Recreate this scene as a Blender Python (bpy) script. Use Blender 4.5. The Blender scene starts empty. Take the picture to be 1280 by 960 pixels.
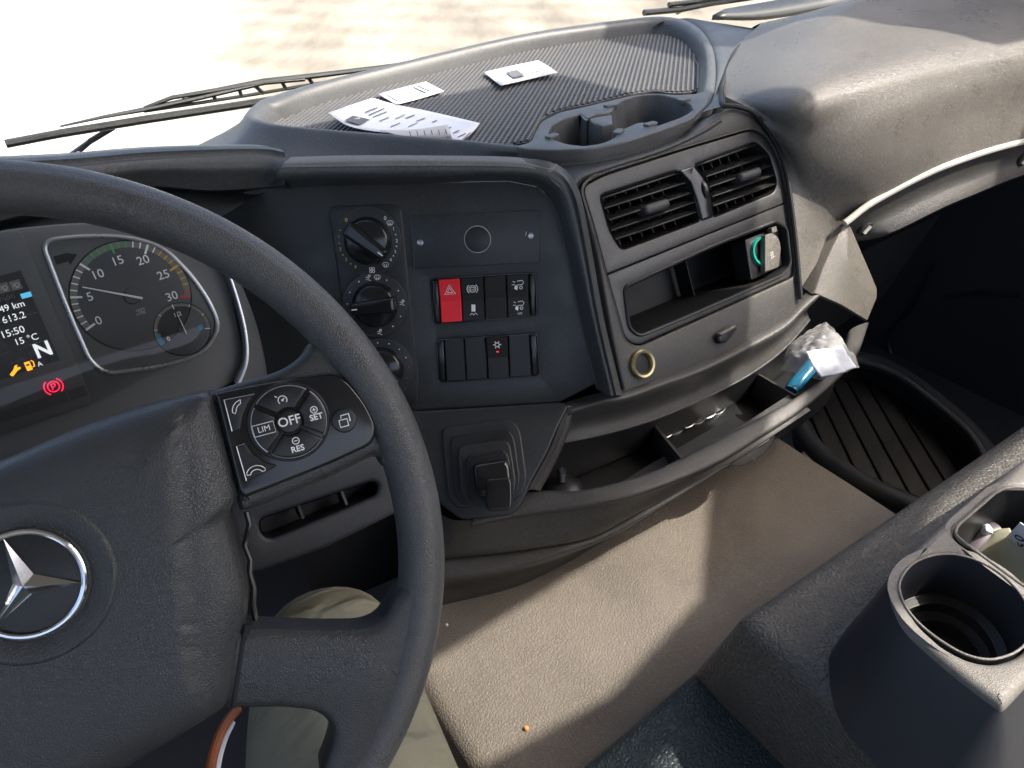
import bpy, bmesh, math, random
import numpy as np
from mathutils import Vector, Matrix, noise
from mathutils.geometry import tessellate_polygon, delaunay_2d_cdt
random.seed(7)
rad = math.radians
sc = bpy.context.scene
COL = sc.collection

# ------------------------------------------------------------------ camera, world, sun
XC = Vector((1860, 780, 960)).normalized()            # world X seen in camera axes (right, up, forward)
ZC = Vector((-70, 1348, -960)).normalized()
ZC = (ZC - XC * ZC.dot(XC)).normalized()
YC = XC.cross(ZC)
if YC.z < 0: YC = -YC
R_ = Vector((XC[0], YC[0], ZC[0])); U_ = Vector((XC[1], YC[1], ZC[1])); F_ = Vector((XC[2], YC[2], ZC[2]))
FPX = 960.0
cam_d = bpy.data.cameras.new('camera'); cam = bpy.data.objects.new('camera', cam_d); COL.objects.link(cam)
cam_d.sensor_fit = 'HORIZONTAL'; cam_d.sensor_width = 36; cam_d.lens = 27
cam_d.clip_start = 0.02; cam_d.clip_end = 5000
cam.matrix_world = Matrix(((R_.x, U_.x, -F_.x, 0), (R_.y, U_.y, -F_.y, 0), (R_.z, U_.z, -F_.z, 0), (0, 0, 0, 1)))
sc.camera = cam

SUN = Vector((0.46, -0.36, 0.80)).normalized()
w = bpy.data.worlds.new('World'); sc.world = w; w.use_nodes = True
wn = w.node_tree.nodes; wl = w.node_tree.links
sky = wn.new('ShaderNodeTexSky'); sky.sky_type = 'NISHITA'; sky.sun_disc = False
sky.sun_elevation = math.asin(SUN.z); sky.sun_rotation = math.atan2(SUN.x, SUN.y)
sky.air_density = 0.8; sky.dust_density = 5.0; sky.ozone_density = 0.5
bg = wn['Background']; bg.inputs[1].default_value = 0.15
wl.new(sky.outputs[0], bg.inputs[0])
sl = bpy.data.lights.new('sun', 'SUN'); sl.energy = 2.7; sl.angle = rad(0.6); sl.color = (1.0, 0.93, 0.83)
so = bpy.data.objects.new('sun', sl); COL.objects.link(so)
so.rotation_euler = (-SUN).to_track_quat('-Z', 'Y').to_euler(); so.location = (2, -2, 4)
sc.view_settings.view_transform = 'Standard'; sc.view_settings.look = 'None'
sc.view_settings.exposure = 1.52; sc.view_settings.gamma = 1.0; sc.view_settings.use_curve_mapping = False
try:
    sc.cycles.max_bounces = 8; sc.cycles.diffuse_bounces = 4; sc.cycles.transparent_max_bounces = 12
except Exception: pass

# ------------------------------------------------------------------ geometry helpers
X = Vector((1, 0, 0)); Y = Vector((0, 1, 0)); Z = Vector((0, 0, 1))
def ray(x, y): return R_ * ((x - 640) / FPX) + U_ * ((480 - y) / FPX) + F_
def dep(x, y, d): return ray(x, y) * d
def atz(x, y, z): r = ray(x, y); return r * (z / r.z)
def aty(x, y, yy): r = ray(x, y); return r * (yy / r.y)

class Plane:
    def __init__(s, o, a, b):
        s.o = o; s.a = a.normalized(); s.n = s.a.cross(b).normalized(); s.b = s.n.cross(s.a)
    def at(s, x, y, h=0.0):
        r = ray(x, y); return r * ((s.o + s.n * h).dot(s.n) / r.dot(s.n))
    def uv(s, x, y, h=0.0):
        d = s.at(x, y, h) - s.o; return Vector((d.dot(s.a), d.dot(s.b)))
    def uvs(s, pts, h=0.0): return [s.uv(p[0], p[1], h) for p in pts]
    def w(s, u, v=None, h=0.0):
        if v is None: u, v = u
        return s.o + s.a * u + s.b * v + s.n * h
    def up(s, h): return Plane(s.o + s.n * h, s.a, s.b)

VENT = Plane(dep(757, 330, .80), X, Z * math.cos(rad(27)) + Y * math.sin(rad(27)))
hf = Vector((F_.x, F_.y, 0)).normalized(); hr = Vector((hf.y, -hf.x, 0))
SWP = Plane(dep(600, 350, .745), hr, Z * math.cos(rad(21)) + hf * math.sin(rad(21)))
CLU = Plane(dep(160, 380, .62), X, Z * math.cos(rad(25)) + Y * math.sin(rad(25)))
wn_ = Vector((math.cos(.5616) * math.sin(-.1895), -math.cos(.5616) * math.cos(-.1895), math.sin(.5616)))
WC = dep(27.3, 741.6, .4033)
WHE = Plane(WC, Z.cross(wn_), wn_.cross(Z.cross(wn_)))
def HZ(z): return Plane(Vector((0, 0, z)), X, Y)
TZ = -0.266
TRAY = HZ(TZ); MATZ = TZ - .022
TUNZ = -0.645
CUPZ = -0.42

def props(o, label=None, cat=None, group=None, kind=None):
    if label: o['label'] = label
    if cat: o['category'] = cat
    if group: o['group'] = group
    if kind: o['kind'] = kind
    return o
def thing(name, label, cat, loc=(0, 0, 0), group=None):
    o = bpy.data.objects.new(name, None); COL.objects.link(o); o.location = loc
    o.empty_display_size = .05
    return props(o, label, cat, group)
def link(name, me, mat, parent=None, label=None, kind=None, sharp=35):
    if mat is not None: me.materials.append(mat)
    if len(me.polygons):
        me.polygons.foreach_set('use_smooth', [True] * len(me.polygons))
        me.set_sharp_from_angle(angle=rad(sharp))
    o = bpy.data.objects.new(name, me); COL.objects.link(o)
    if parent is not None:
        o.parent = parent
        if parent.type == 'EMPTY': o.matrix_parent_inverse = Matrix.Translation(-parent.location)
    return props(o, label, None, None, kind)
def mesh(name, verts, faces, mat, parent=None, label=None, kind=None, sharp=35, recalc=True):
    me = bpy.data.meshes.new(name); me.from_pydata([tuple(v) for v in verts], [], faces)
    if recalc:
        bm = bmesh.new(); bm.from_mesh(me); bmesh.ops.recalc_face_normals(bm, faces=bm.faces); bm.to_mesh(me); bm.free()
    me.update()
    return link(name, me, mat, parent, label, kind, sharp)
class MB:
    def __init__(s): s.v = []; s.f = []
    def add(s, v, f):
        n = len(s.v); s.v += list(v); s.f += [tuple(i + n for i in q) for q in f]; return s
    def build(s, name, mat, parent=None, **k): return mesh(name, s.v, s.f, mat, parent, **k)

def cr(pts, n=6, closed=False):
    P = [Vector(p) for p in pts]; m = len(P); out = []
    rng = range(m if closed else m - 1)
    for i in rng:
        p1 = P[i]; p2 = P[(i + 1) % m]
        p0 = P[i - 1] if (closed or i > 0) else p1 * 2 - p2
        p3 = P[(i + 2) % m] if (closed or i + 2 < m) else p2 * 2 - p1
        for k in range(n):
            t = k / n
            out.append(.5 * ((2 * p1) + (p2 - p0) * t + (2 * p0 - 5 * p1 + 4 * p2 - p3) * t * t + (3 * p1 - p0 - 3 * p2 + p3) * t ** 3))
    if not closed: out.append(P[-1].copy())
    return out
def fil(pts, r, seg=5):
    P = [Vector(p) for p in pts]; m = len(P); out = []
    for i in range(m):
        a, b, c = P[i - 1], P[i], P[(i + 1) % m]
        rr = r[i] if isinstance(r, (list, tuple)) else r
        da, dc = (a - b), (c - b)
        d = min(rr, .48 * da.length, .48 * dc.length)
        if d < 1e-6: out.append(b); continue
        s, e = b + da.normalized() * d, b + dc.normalized() * d
        for k in range(seg + 1):
            t = k / seg; out.append(s * (1 - t) ** 2 + b * 2 * t * (1 - t) + e * t * t)
    return out
def area(c): return .5 * sum(c[i - 1].x * c[i].y - c[i].x * c[i - 1].y for i in range(len(c)))
def ccw(c, want=True):
    c = [Vector((p[0], p[1])) for p in c]
    return c if (area(c) > 0) == want else c[::-1]
def offs(c, d):
    if abs(d) < 1e-9: return c
    out = []; m = len(c)
    for i in range(m):
        e1 = c[i] - c[i - 1]; e2 = c[(i + 1) % m] - c[i]
        if e1.length < 1e-9: e1 = e2
        if e2.length < 1e-9: e2 = e1
        n1 = Vector((-e1.y, e1.x)).normalized(); n2 = Vector((-e2.y, e2.x)).normalized()
        nn = n1 + n2
        if nn.length < 1e-6: nn = n1
        nn.normalize(); k = max(.5, nn.dot(n1))
        out.append(c[i] + nn * (d / k))
    return out
def inside(p, loops):
    c = False
    for L in loops:
        for i in range(len(L)):
            a, b = L[i - 1], L[i]
            if (a.y > p.y) != (b.y > p.y) and p.x < (b.x - a.x) * (p.y - a.y) / (b.y - a.y) + a.x: c = not c
    return c
def tess(loops):
    loops = [[Vector((q.x, q.y)) for q in L] for L in loops]
    vs = [q for L in loops for q in L]; ed = []; k = 0
    for L in loops:
        m = len(L); ed += [(k + i, k + (i + 1) % m) for i in range(m)]; k += m
    ov, oe, of, orig, _, _ = delaunay_2d_cdt(vs, ed, [], 0, 1e-7, True)
    out = []; ex = []; em = {}
    for f in of:
        c = sum((ov[i] for i in f), Vector((0, 0))) / len(f)
        if inside(c, loops):
            t = []
            for i in f:
                if orig[i]: t.append(orig[i][0])
                else:
                    if i not in em: em[i] = len(vs) + len(ex); ex.append(ov[i])
                    t.append(em[i])
            if len(set(t)) == len(t): out.append(tuple(t))
    return out, ex
def plate_vf(P, uv, h0, h1, bevel=.001, holes=(), bottom=False, bseg=3):
    cs = [ccw(uv, True)] + [ccw(h, False) for h in holes]
    prof = [(0, h0)]
    if bevel > 0:
        prof += [(bevel * (1 - math.cos(t)), h1 - bevel + bevel * math.sin(t)) for t in [k / bseg * math.pi / 2 for k in range(bseg + 1)]]
    else: prof.append((0, h1))
    V = []; Fc = []; rings = []
    for c in cs:
        idx = []
        for (d, h) in prof:
            oc = offs(c, d); idx.append(list(range(len(V), len(V) + len(oc)))); V += [P.w(p.x, p.y, h) for p in oc]
        rings.append(idx); m = len(c)
        for k in range(len(prof) - 1):
            for i in range(m):
                j = (i + 1) % m; Fc.append((idx[k][i], idx[k][j], idx[k + 1][j], idx[k + 1][i]))
    for which in ([-1, 0] if bottom else [-1]):
        flat = [q for idx in rings for q in idx[which]]
        loops = [[Vector((0, 0, 0)) + Vector(((V[q] - P.o).dot(P.a), (V[q] - P.o).dot(P.b), 0)) for q in idx[which]] for idx in rings]
        T_, ex = tess(loops); hh = prof[which][1]
        for q in ex: flat.append(len(V)); V.append(P.w(q.x, q.y, hh))
        for t in T_: Fc.append(tuple(flat[q] for q in t))
    return V, Fc
def plate(name, P, uv, h0, h1, mat, parent=None, bevel=.001, holes=(), bottom=False, **k):
    v, f = plate_vf(P, uv, h0, h1, bevel, holes, bottom); return mesh(name, v, f, mat, parent, **k)
def well(name, P, uv, h0, h1, mat, parent=None, shrink=.0, **k):      # open box: walls from h0 down to h1 and a floor
    c = ccw(uv); m = len(c); c2 = offs(c, shrink)
    V = [P.w(p.x, p.y, h0) for p in c] + [P.w(p.x, p.y, h1) for p in c2]
    Fc = [(i, (i + 1) % m, m + (i + 1) % m, m + i) for i in range(m)]
    T_, ex = tess([c2]); V += [P.w(q.x, q.y, h1) for q in ex]
    for t in T_: Fc.append(tuple(m + q for q in t))
    return mesh(name, V, Fc, mat, parent, **k)
def dome_vf(P, uv, prof):                                             # contour shrunk towards its centroid: prof = [(k, h)]
    c = ccw(uv); m = len(c); g = sum(c, Vector((0, 0))) / m
    V = []; Fc = []
    for (k, h) in prof: V += [P.w(p.x + (g.x - p.x) * k, p.y + (g.y - p.y) * k, h) for p in c]
    for r in range(len(prof) - 1):
        for i in range(m):
            j = (i + 1) % m; Fc.append((r * m + i, r * m + j, (r + 1) * m + j, (r + 1) * m + i))
    V.append(P.w(g.x, g.y, prof[-1][1])); L = len(V) - 1; b = (len(prof) - 1) * m
    Fc += [(b + i, b + (i + 1) % m, L) for i in range(m)]
    return V, Fc
def loft(name, rows, mat, parent=None, nu=5, nv=4, closed=False, thick=0, lin=False, **k):
    rows = [cr(r, nu, closed) for r in rows]
    if not lin:
        cols = [cr([r[i] for r in rows], nv) for i in range(len(rows[0]))]
        rows = [[c[j] for c in cols] for j in range(len(cols[0]))]
    n = len(rows[0]); V = [p for r in rows for p in r]; Fc = []
    for j in range(len(rows) - 1):
        for i in range(n if closed else n - 1):
            i2 = (i + 1) % n; Fc.append((j * n + i, j * n + i2, (j + 1) * n + i2, (j + 1) * n + i))
    o = mesh(name, V, Fc, mat, parent, **k)
    if thick:
        md = o.modifiers.new('thickness', 'SOLIDIFY'); md.thickness = thick; md.offset = 0
    return o
def tube_vf(path, r, seg=10, closed=False, flat=1.0, up=None):
    P = [Vector(p) for p in path]; m = len(P); V = []; Fc = []
    rs = r if isinstance(r, (list, tuple)) else [r] * m
    prev = up
    for i in range(m):
        t = (P[(i + 1) % m] - P[i - 1]) if (closed or 0 < i < m - 1) else (P[1] - P[0] if i == 0 else P[-1] - P[-2])
        t.normalize()
        if prev is None: prev = Z if abs(t.z) < .9 else X
        a = (prev - t * prev.dot(t)).normalized()
        if up is None: prev = a
        b = t.cross(a)
        for k in range(seg):
            q = 2 * math.pi * k / seg; V.append(P[i] + (a * math.cos(q) * flat + b * math.sin(q)) * rs[i])
    for i in range(m if closed else m - 1):
        i2 = (i + 1) % m
        for k in range(seg):
            k2 = (k + 1) % seg; Fc.append((i * seg + k, i * seg + k2, i2 * seg + k2, i2 * seg + k))
    if not closed: Fc += [tuple(range(seg))[::-1], tuple(range((m - 1) * seg, m * seg))]
    return V, Fc
def tube(name, path, r, mat, parent=None, seg=10, closed=False, flat=1.0, up=None, **k):
    v, f = tube_vf(path, r, seg, closed, flat, up); return mesh(name, v, f, mat, parent, **k)
def lathe_vf(P, uv, prof, seg=40, h=0.0, close=False):
    V = []; Fc = []; n = len(prof)
    for i in range(seg):
        a = 2 * math.pi * i / seg
        for (r, hh) in prof: V.append(P.w(uv[0] + r * math.cos(a), uv[1] + r * math.sin(a), h + hh))
    for i in range(seg):
        i2 = (i + 1) % seg
        for k in range(n if close else n - 1):
            k2 = (k + 1) % n; Fc.append((i * n + k, i2 * n + k, i2 * n + k2, i * n + k2))
    return V, Fc
def lathe(name, P, uv, prof, mat, parent=None, seg=40, h=0.0, close=False, **k):
    v, f = lathe_vf(P, uv, prof, seg, h, close)
    o = mesh(name, v, f, mat, parent, **k); return o
def ring(name, P, uv, Rr, r, mat, parent=None, h=0.0, seg=48, flat=1.0, **k):
    return lathe(name, P, uv, [(Rr + r * math.cos(t), r * flat * math.sin(t)) for t in [q / 10 * 2 * math.pi for q in range(10)]], mat, parent, seg, h, True, **k)
def disc(name, P, uv, r, h0, h1, mat, parent=None, bevel=.0006, seg=32, **k):
    return plate(name, P, [Vector((uv[0] + r * math.cos(2 * math.pi * i / seg), uv[1] + r * math.sin(2 * math.pi * i / seg))) for i in range(seg)], h0, h1, mat, parent, bevel, **k)
def text(name, s, P, uv, size, mat, parent=None, rot=0.0, h=0.0, ext=.00015, align='CENTER', bold=0.0, **k):
    c = bpy.data.curves.new('t', 'FONT'); c.body = s; c.size = size; c.extrude = ext; c.align_x = align; c.align_y = 'CENTER'
    c.offset = bold; c.resolution_u = 3
    o = bpy.data.objects.new('t', c); me = bpy.data.meshes.new_from_object(o)
    bpy.data.objects.remove(o); bpy.data.curves.remove(c)
    cs, sn = math.cos(rot), math.sin(rot)
    for v in me.vertices:
        x, y, z = v.co; v.co = P.w(uv[0] + x * cs - y * sn, uv[1] + x * sn + y * cs, h + z)
    me.name = name
    return link(name, me, mat, parent, **k)
def stroke_vf(P, uvs, wdt, h, th=.0003, closed=False):
    V = []; Fc = []; m = len(uvs); c = [Vector(q) for q in uvs]
    for i in range(m):
        t = (c[(i + 1) % m] - c[i - 1]) if (closed or 0 < i < m - 1) else (c[1] - c[0] if i == 0 else c[-1] - c[-2])
        if t.length < 1e-9: t = Vector((1, 0))
        t.normalize(); nn = Vector((-t.y, t.x)) * wdt / 2
        for q, hh in ((c[i] + nn, h), (c[i] - nn, h), (c[i] - nn, h - th), (c[i] + nn, h - th)): V.append(P.w(q.x, q.y, hh))
    for i in range(m if closed else m - 1):
        j = (i + 1) % m
        for k in range(4): Fc.append((4 * i + k, 4 * i + (k + 1) % 4, 4 * j + (k + 1) % 4, 4 * j + k))
    if not closed: Fc += [(0, 1, 2, 3), (4 * m - 4, 4 * m - 3, 4 * m - 2, 4 * m - 1)]
    return V, Fc
def icon(name, P, uv, s, strokes, mat, parent, wdt=.0006, h=0.0, rot=0.0, fills=(), **k):   # strokes in units of s around uv
    mb = MB(); cs, sn = math.cos(rot), math.sin(rot)
    T = lambda p: Vector((uv[0] + s * (p[0] * cs - p[1] * sn), uv[1] + s * (p[0] * sn + p[1] * cs)))
    for st in strokes:
        cl = len(st) > 3 and st[0] == st[-1]
        mb.add(*stroke_vf(P, [T(p) for p in (st[:-1] if cl else st)], wdt, h, closed=cl))
    for fl in fills: mb.add(*plate_vf(P, [T(p) for p in fl], h - .0003, h, 0))
    return mb.build(name, mat, parent, **k)
def arc(cx, cy, r, a0, a1, n=10): return [(cx + r * math.cos(rad(a0 + (a1 - a0) * i / n)), cy + r * math.sin(rad(a0 + (a1 - a0) * i / n))) for i in range(n + 1)]
def circ(cx, cy, r, n=14): return arc(cx, cy, r, 0, 360, n)[:-1] + [arc(cx, cy, r, 0, 360, n)[0]]
def box_vf(o, a, b, c):
    V = [o + a * i + b * j + c * k for i in (0, 1) for j in (0, 1) for k in (0, 1)]
    return V, [(0, 1, 3, 2), (4, 6, 7, 5), (0, 4, 5, 1), (2, 3, 7, 6), (0, 2, 6, 4), (1, 5, 7, 3)]

# ------------------------------------------------------------------ materials
def mat(name, col, rough=.5, cell=None, bump=.3, var=.12, dust=0.0, dustcol=(.45, .40, .33), metal=0.0, spec=.5, emit=None, es=1.0, coat=0, varscale=25, wear=.08, bdist=None, fine=None, crease=False):
    m = bpy.data.materials.new(name); m.use_nodes = True; nt = m.node_tree; N = nt.nodes; L = nt.links
    b = N['Principled BSDF']; b.inputs['Roughness'].default_value = rough; b.inputs['Metallic'].default_value = metal
    b.inputs['Specular IOR Level'].default_value = spec
    if coat: b.inputs['Coat Weight'].default_value = coat; b.inputs['Coat Roughness'].default_value = .06
    tc = N.new('ShaderNodeTexCoord')
    nz = N.new('ShaderNodeTexNoise'); nz.inputs['Scale'].default_value = varscale; nz.inputs['Detail'].default_value = 6; nz.inputs['Roughness'].default_value = .65
    L.new(tc.outputs['Object'], nz.inputs['Vector'])
    mr = N.new('ShaderNodeMapRange'); mr.inputs[1].default_value = .25; mr.inputs[2].default_value = .75; mr.inputs[3].default_value = 1 - var; mr.inputs[4].default_value = 1 + var
    L.new(nz.outputs[0], mr.inputs[0])
    mx = N.new('ShaderNodeMix'); mx.data_type = 'RGBA'; mx.blend_type = 'MULTIPLY'; mx.inputs[0].default_value = 1
    mx.inputs[6].default_value = (*col, 1); L.new(mr.outputs[0], mx.inputs[7])
    out = mx.outputs[2]
    if dust:
        n2 = N.new('ShaderNodeTexNoise'); n2.inputs['Scale'].default_value = 380; n2.inputs['Detail'].default_value = 3
        n3 = N.new('ShaderNodeTexNoise'); n3.inputs['Scale'].default_value = 9; n3.inputs['Detail'].default_value = 4
        L.new(tc.outputs['Object'], n2.inputs['Vector']); L.new(tc.outputs['Object'], n3.inputs['Vector'])
        a = N.new('ShaderNodeMapRange'); a.inputs[1].default_value = .45; a.inputs[2].default_value = .8; L.new(n2.outputs[0], a.inputs[0])
        c = N.new('ShaderNodeMapRange'); c.inputs[1].default_value = .3; c.inputs[2].default_value = .7; c.inputs[3].default_value = .25; L.new(n3.outputs[0], c.inputs[0])
        mu = N.new('ShaderNodeMath'); mu.operation = 'MULTIPLY'; L.new(a.outputs[0], mu.inputs[0]); L.new(c.outputs[0], mu.inputs[1])
        m2 = N.new('ShaderNodeMath'); m2.operation = 'MULTIPLY'; m2.inputs[1].default_value = dust; L.new(mu.outputs[0], m2.inputs[0])
        d = N.new('ShaderNodeMix'); d.data_type = 'RGBA'; L.new(m2.outputs[0], d.inputs[0]); L.new(out, d.inputs[6]); d.inputs[7].default_value = (*dustcol, 1)
        out = d.outputs[2]
    L.new(out, b.inputs['Base Color'])
    rr = N.new('ShaderNodeMapRange'); rr.inputs[1].default_value = .3; rr.inputs[2].default_value = .7
    rr.inputs[3].default_value = max(.02, rough - wear); rr.inputs[4].default_value = min(1, rough + wear); L.new(nz.outputs[0], rr.inputs[0]); L.new(rr.outputs[0], b.inputs['Roughness'])
    bn = None
    if cell:
        wv = N.new('ShaderNodeTexNoise'); wv.inputs['Scale'].default_value = .35 / cell; L.new(tc.outputs['Object'], wv.inputs['Vector'])
        vm = N.new('ShaderNodeVectorMath'); vm.operation = 'SCALE'; vm.inputs[3].default_value = cell * .55; L.new(wv.outputs[1], vm.inputs[0])
        ad = N.new('ShaderNodeVectorMath'); L.new(tc.outputs['Object'], ad.inputs[0]); L.new(vm.outputs[0], ad.inputs[1])
        vo = N.new('ShaderNodeTexVoronoi'); vo.feature = 'DISTANCE_TO_EDGE'; vo.inputs['Scale'].default_value = 1 / cell
        L.new(ad.outputs[0], vo.inputs['Vector'])
        inv = N.new('ShaderNodeMapRange'); inv.interpolation_type = 'SMOOTHSTEP'; inv.inputs[1].default_value = .0; inv.inputs[2].default_value = .28; L.new(vo.outputs['Distance'], inv.inputs[0])
        bp = N.new('ShaderNodeBump'); bp.inputs['Strength'].default_value = bump; bp.inputs['Distance'].default_value = bdist or cell * .22
        L.new(inv.outputs[0], bp.inputs['Height']); bn = bp
    if fine:
        f2 = N.new('ShaderNodeTexNoise'); f2.inputs['Scale'].default_value = fine; f2.inputs['Detail'].default_value = 3; L.new(tc.outputs['Object'], f2.inputs['Vector'])
        b2 = N.new('ShaderNodeBump'); b2.inputs['Strength'].default_value = .25; b2.inputs['Distance'].default_value = .6 / fine; L.new(f2.outputs[0], b2.inputs['Height'])
        if bn: L.new(bn.outputs[0], b2.inputs['Normal'])
        bn = b2
    if crease:
        mp_ = N.new('ShaderNodeMapping'); mp_.inputs['Scale'].default_value = (14, 34, 20); L.new(tc.outputs['Object'], mp_.inputs[0])
        f3 = N.new('ShaderNodeTexNoise'); f3.inputs['Scale'].default_value = 1; f3.inputs['Detail'].default_value = 2; f3.inputs['Distortion'].default_value = .6; L.new(mp_.outputs[0], f3.inputs['Vector'])
        b3 = N.new('ShaderNodeBump'); b3.inputs['Strength'].default_value = .7; b3.inputs['Distance'].default_value = .02; L.new(f3.outputs[0], b3.inputs['Height'])
        if bn: L.new(bn.outputs[0], b3.inputs['Normal'])
        bn = b3
    if bn: L.new(bn.outputs[0], b.inputs['Normal'])
    if emit: b.inputs['Emission Color'].default_value = (*emit, 1); b.inputs['Emission Strength'].default_value = es
    return m
M = {}
M['pad'] = mat('soft_pad_plastic', (.044, .047, .049), .38, .0014, .45, dust=.10)
M['hood'] = mat('hood_plastic', (.058, .063, .065), .40, .0014, .35, dust=.18, dustcol=(.36, .36, .34))
M['hoodlit'] = mat('lit_dusty_hood_top', (.17, .17, .16), .5, .0014, .4, dust=.25)  # dust, and windscreen light put into the colour
M['panel'] = mat('panel_plastic', (.020, .0235, .026), .36, None, dust=.05, fine=2500)
M['panel2'] = mat('fascia_plastic', (.040, .041, .041), .33, None, dust=.12, fine=1800)
M['apron'] = mat('apron_plastic', (.047, .046, .043), .37, .0012, .4, dust=.12)
M['dash'] = mat('dusty_dash_plastic', (.122, .114, .101), .31, .0013, .55, dust=.35, wear=.06)
M['black'] = mat('black_plastic', (.011, .012, .0135), .38, None, dust=.03)
M['deep'] = mat('deep_black_plastic', (.009, .010, .011), .6)
M['gloss'] = mat('glossy_black_plastic', (.014, .015, .017), .16, None, wear=.04)
M['slat'] = mat('vent_slat_plastic', (.022, .022, .022), .24, None, dust=.02)
M['rim'] = mat('tray_plastic', (.076, .080, .082), .38, .0011, .3, dust=.15)
M['rubber'] = mat('ribbed_rubber', (.10, .102, .104), .45, None, dust=.25)
M['leather'] = mat('steering_leather', (.038, .041, .043), .33, .0015, .4, dust=.04, wear=.1)
M['rimleather'] = mat('lit_worn_rim_leather', (.085, .087, .088), .35, .0017, .5, dust=.10, wear=.14, varscale=18)  # worn leather, made lighter to stand for windscreen light and haze
M['airbag'] = mat('airbag_vinyl', (.043, .046, .048), .35, .0016, .4, dust=.03)
M['vinyl'] = mat('tunnel_vinyl', (.140, .122, .101), .62, .0031, .6, var=.27, dust=.22, dustcol=(.42, .36, .28), varscale=8)
M['padded'] = mat('padded_vinyl', (.082, .079, .071), .48, .0042, .75, dust=.22)
M['console'] = mat('sunlit_console_plastic', (.170, .160, .145), .48, .0013, .5, dust=.30)  # lightened for the sun falling on the console top
M['consoleshade'] = mat('shaded_console_plastic', (.020, .022, .027), .5, None, fine=1500)  # console plastic darkened: shade of sides and cup put into the colour
M['teal'] = mat('dark_teal_leather', (.020, .032, .036), .46, .0042, .6)
M['chrome'] = mat('bright_chrome', (.75, .77, .80), .12, metal=1, wear=.05, var=.04)
M['silver'] = mat('satin_silver', (.55, .56, .58), .3, metal=.7, wear=.05, var=.05)
M['white'] = mat('white_print', (.88, .88, .87), .5, var=.03)
M['yellow'] = mat('yellow_print', (.85, .60, .12), .5, var=.03)
M['red'] = mat('red_switch', (.85, .03, .045), .35, var=.05)
M['gauge'] = mat('hazed_gauge_face', (.070, .074, .078), .5, var=.04)  # dial colour raised to paint in the cover's haze
M['cluster'] = mat('hazed_cluster_plastic', (.100, .105, .108), .5, fine=2000, var=.05)  # lightened so the colour carries the hazy reflection of the cover
M['band'] = mat('gauge_band', (.17, .17, .145), .5, var=.05)
M['green'] = mat('green_print', (.05, .40, .12), .5)
M['orange'] = mat('orange_print', (.70, .38, .03), .5)
M['redprint'] = mat('red_print', (.6, .05, .05), .5)
M['blue'] = mat('blue_print', (.06, .28, .42), .5)
M['scr'] = mat('screen_glass', (.020, .023, .026), .3)
M['scrtext'] = mat('lit_screen_text', (.6, .6, .6), .5, emit=(.85, .87, .88), es=.32)
M['scrblue'] = mat('lit_blue_icon', (.1, .4, .6), .5, emit=(.1, .5, .75), es=.3)
M['lamp_orange'] = mat('lit_orange_lamp', (.6, .3, .02), .5, emit=(1, .36, .02), es=.6)
M['lamp_red'] = mat('lit_red_lamp', (.6, .02, .05), .5, emit=(1, .02, .08), es=.55)
M['paper'] = mat('white_paper', (.72, .74, .78), .8, var=.03)
M['paperback'] = mat('paper_back', (.50, .48, .46), .8, var=.03)
M['ink'] = mat('grey_ink', (.13, .13, .145), .8)
M['brass'] = mat('worn_brass', (.42, .36, .20), .3, metal=.8)
M['socketgreen'] = mat('green_socket_ring', (.02, .30, .22), .3)
M['strip'] = mat('pale_lit_trim', (.55, .52, .46), .4, dust=.2)
M['trousers'] = mat('olive_trousers', (.265, .25, .175), .9, None, var=.15, crease=True, fine=1100, varscale=14)
M['strap'] = mat('tan_leather_strap', (.34, .11, .045), .5, None)
M['lighter'] = mat('blue_plastic', (.02, .20, .34), .2, None)
M['note'] = mat('pale_green_note', (.42, .42, .30), .8)
M['crumb'] = mat('orange_crumb', (.7, .25, .08), .6)
M['dirtrubber'] = mat('dirty_rubber', (.024, .023, .022), .5, None, var=.3, dust=.35, dustcol=(.16, .12, .07), fine=300)
M['wiper'] = mat('wiper_black', (.03, .032, .034), .4, dust=.1)
M['ceil'] = mat('cab_lining', (.26, .25, .23), .9)
M['footwell'] = mat('footwell_plastic', (.020, .023, .028), .55, None, dust=.04)

def glassy(name, alpha_col, gloss=.08):
    m = bpy.data.materials.new(name); m.use_nodes = True; nt = m.node_tree; N = nt.nodes; L = nt.links
    N.remove(N['Principled BSDF']); o = N['Material Output']
    t = N.new('ShaderNodeBsdfTransparent'); t.inputs[0].default_value = (*alpha_col, 1)
    g = N.new('ShaderNodeBsdfGlossy'); g.inputs['Roughness'].default_value = .02
    fr = N.new('ShaderNodeFresnel'); fr.inputs[0].default_value = 1.45
    mu = N.new('ShaderNodeMath'); mu.operation = 'MULTIPLY'; mu.inputs[1].default_value = gloss; L.new(fr.outputs[0], mu.inputs[0])
    mx = N.new('ShaderNodeMixShader'); L.new(mu.outputs[0], mx.inputs[0]); L.new(t.outputs[0], mx.inputs[1]); L.new(g.outputs[0], mx.inputs[2]); L.new(mx.outputs[0], o.inputs[0])
    return m
M['glass'] = glassy('windscreen_glass', (.97, .985, .975), .10)
M['cover'] = glassy('gauge_cover_glass', (.93, .94, .94), .7)
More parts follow.
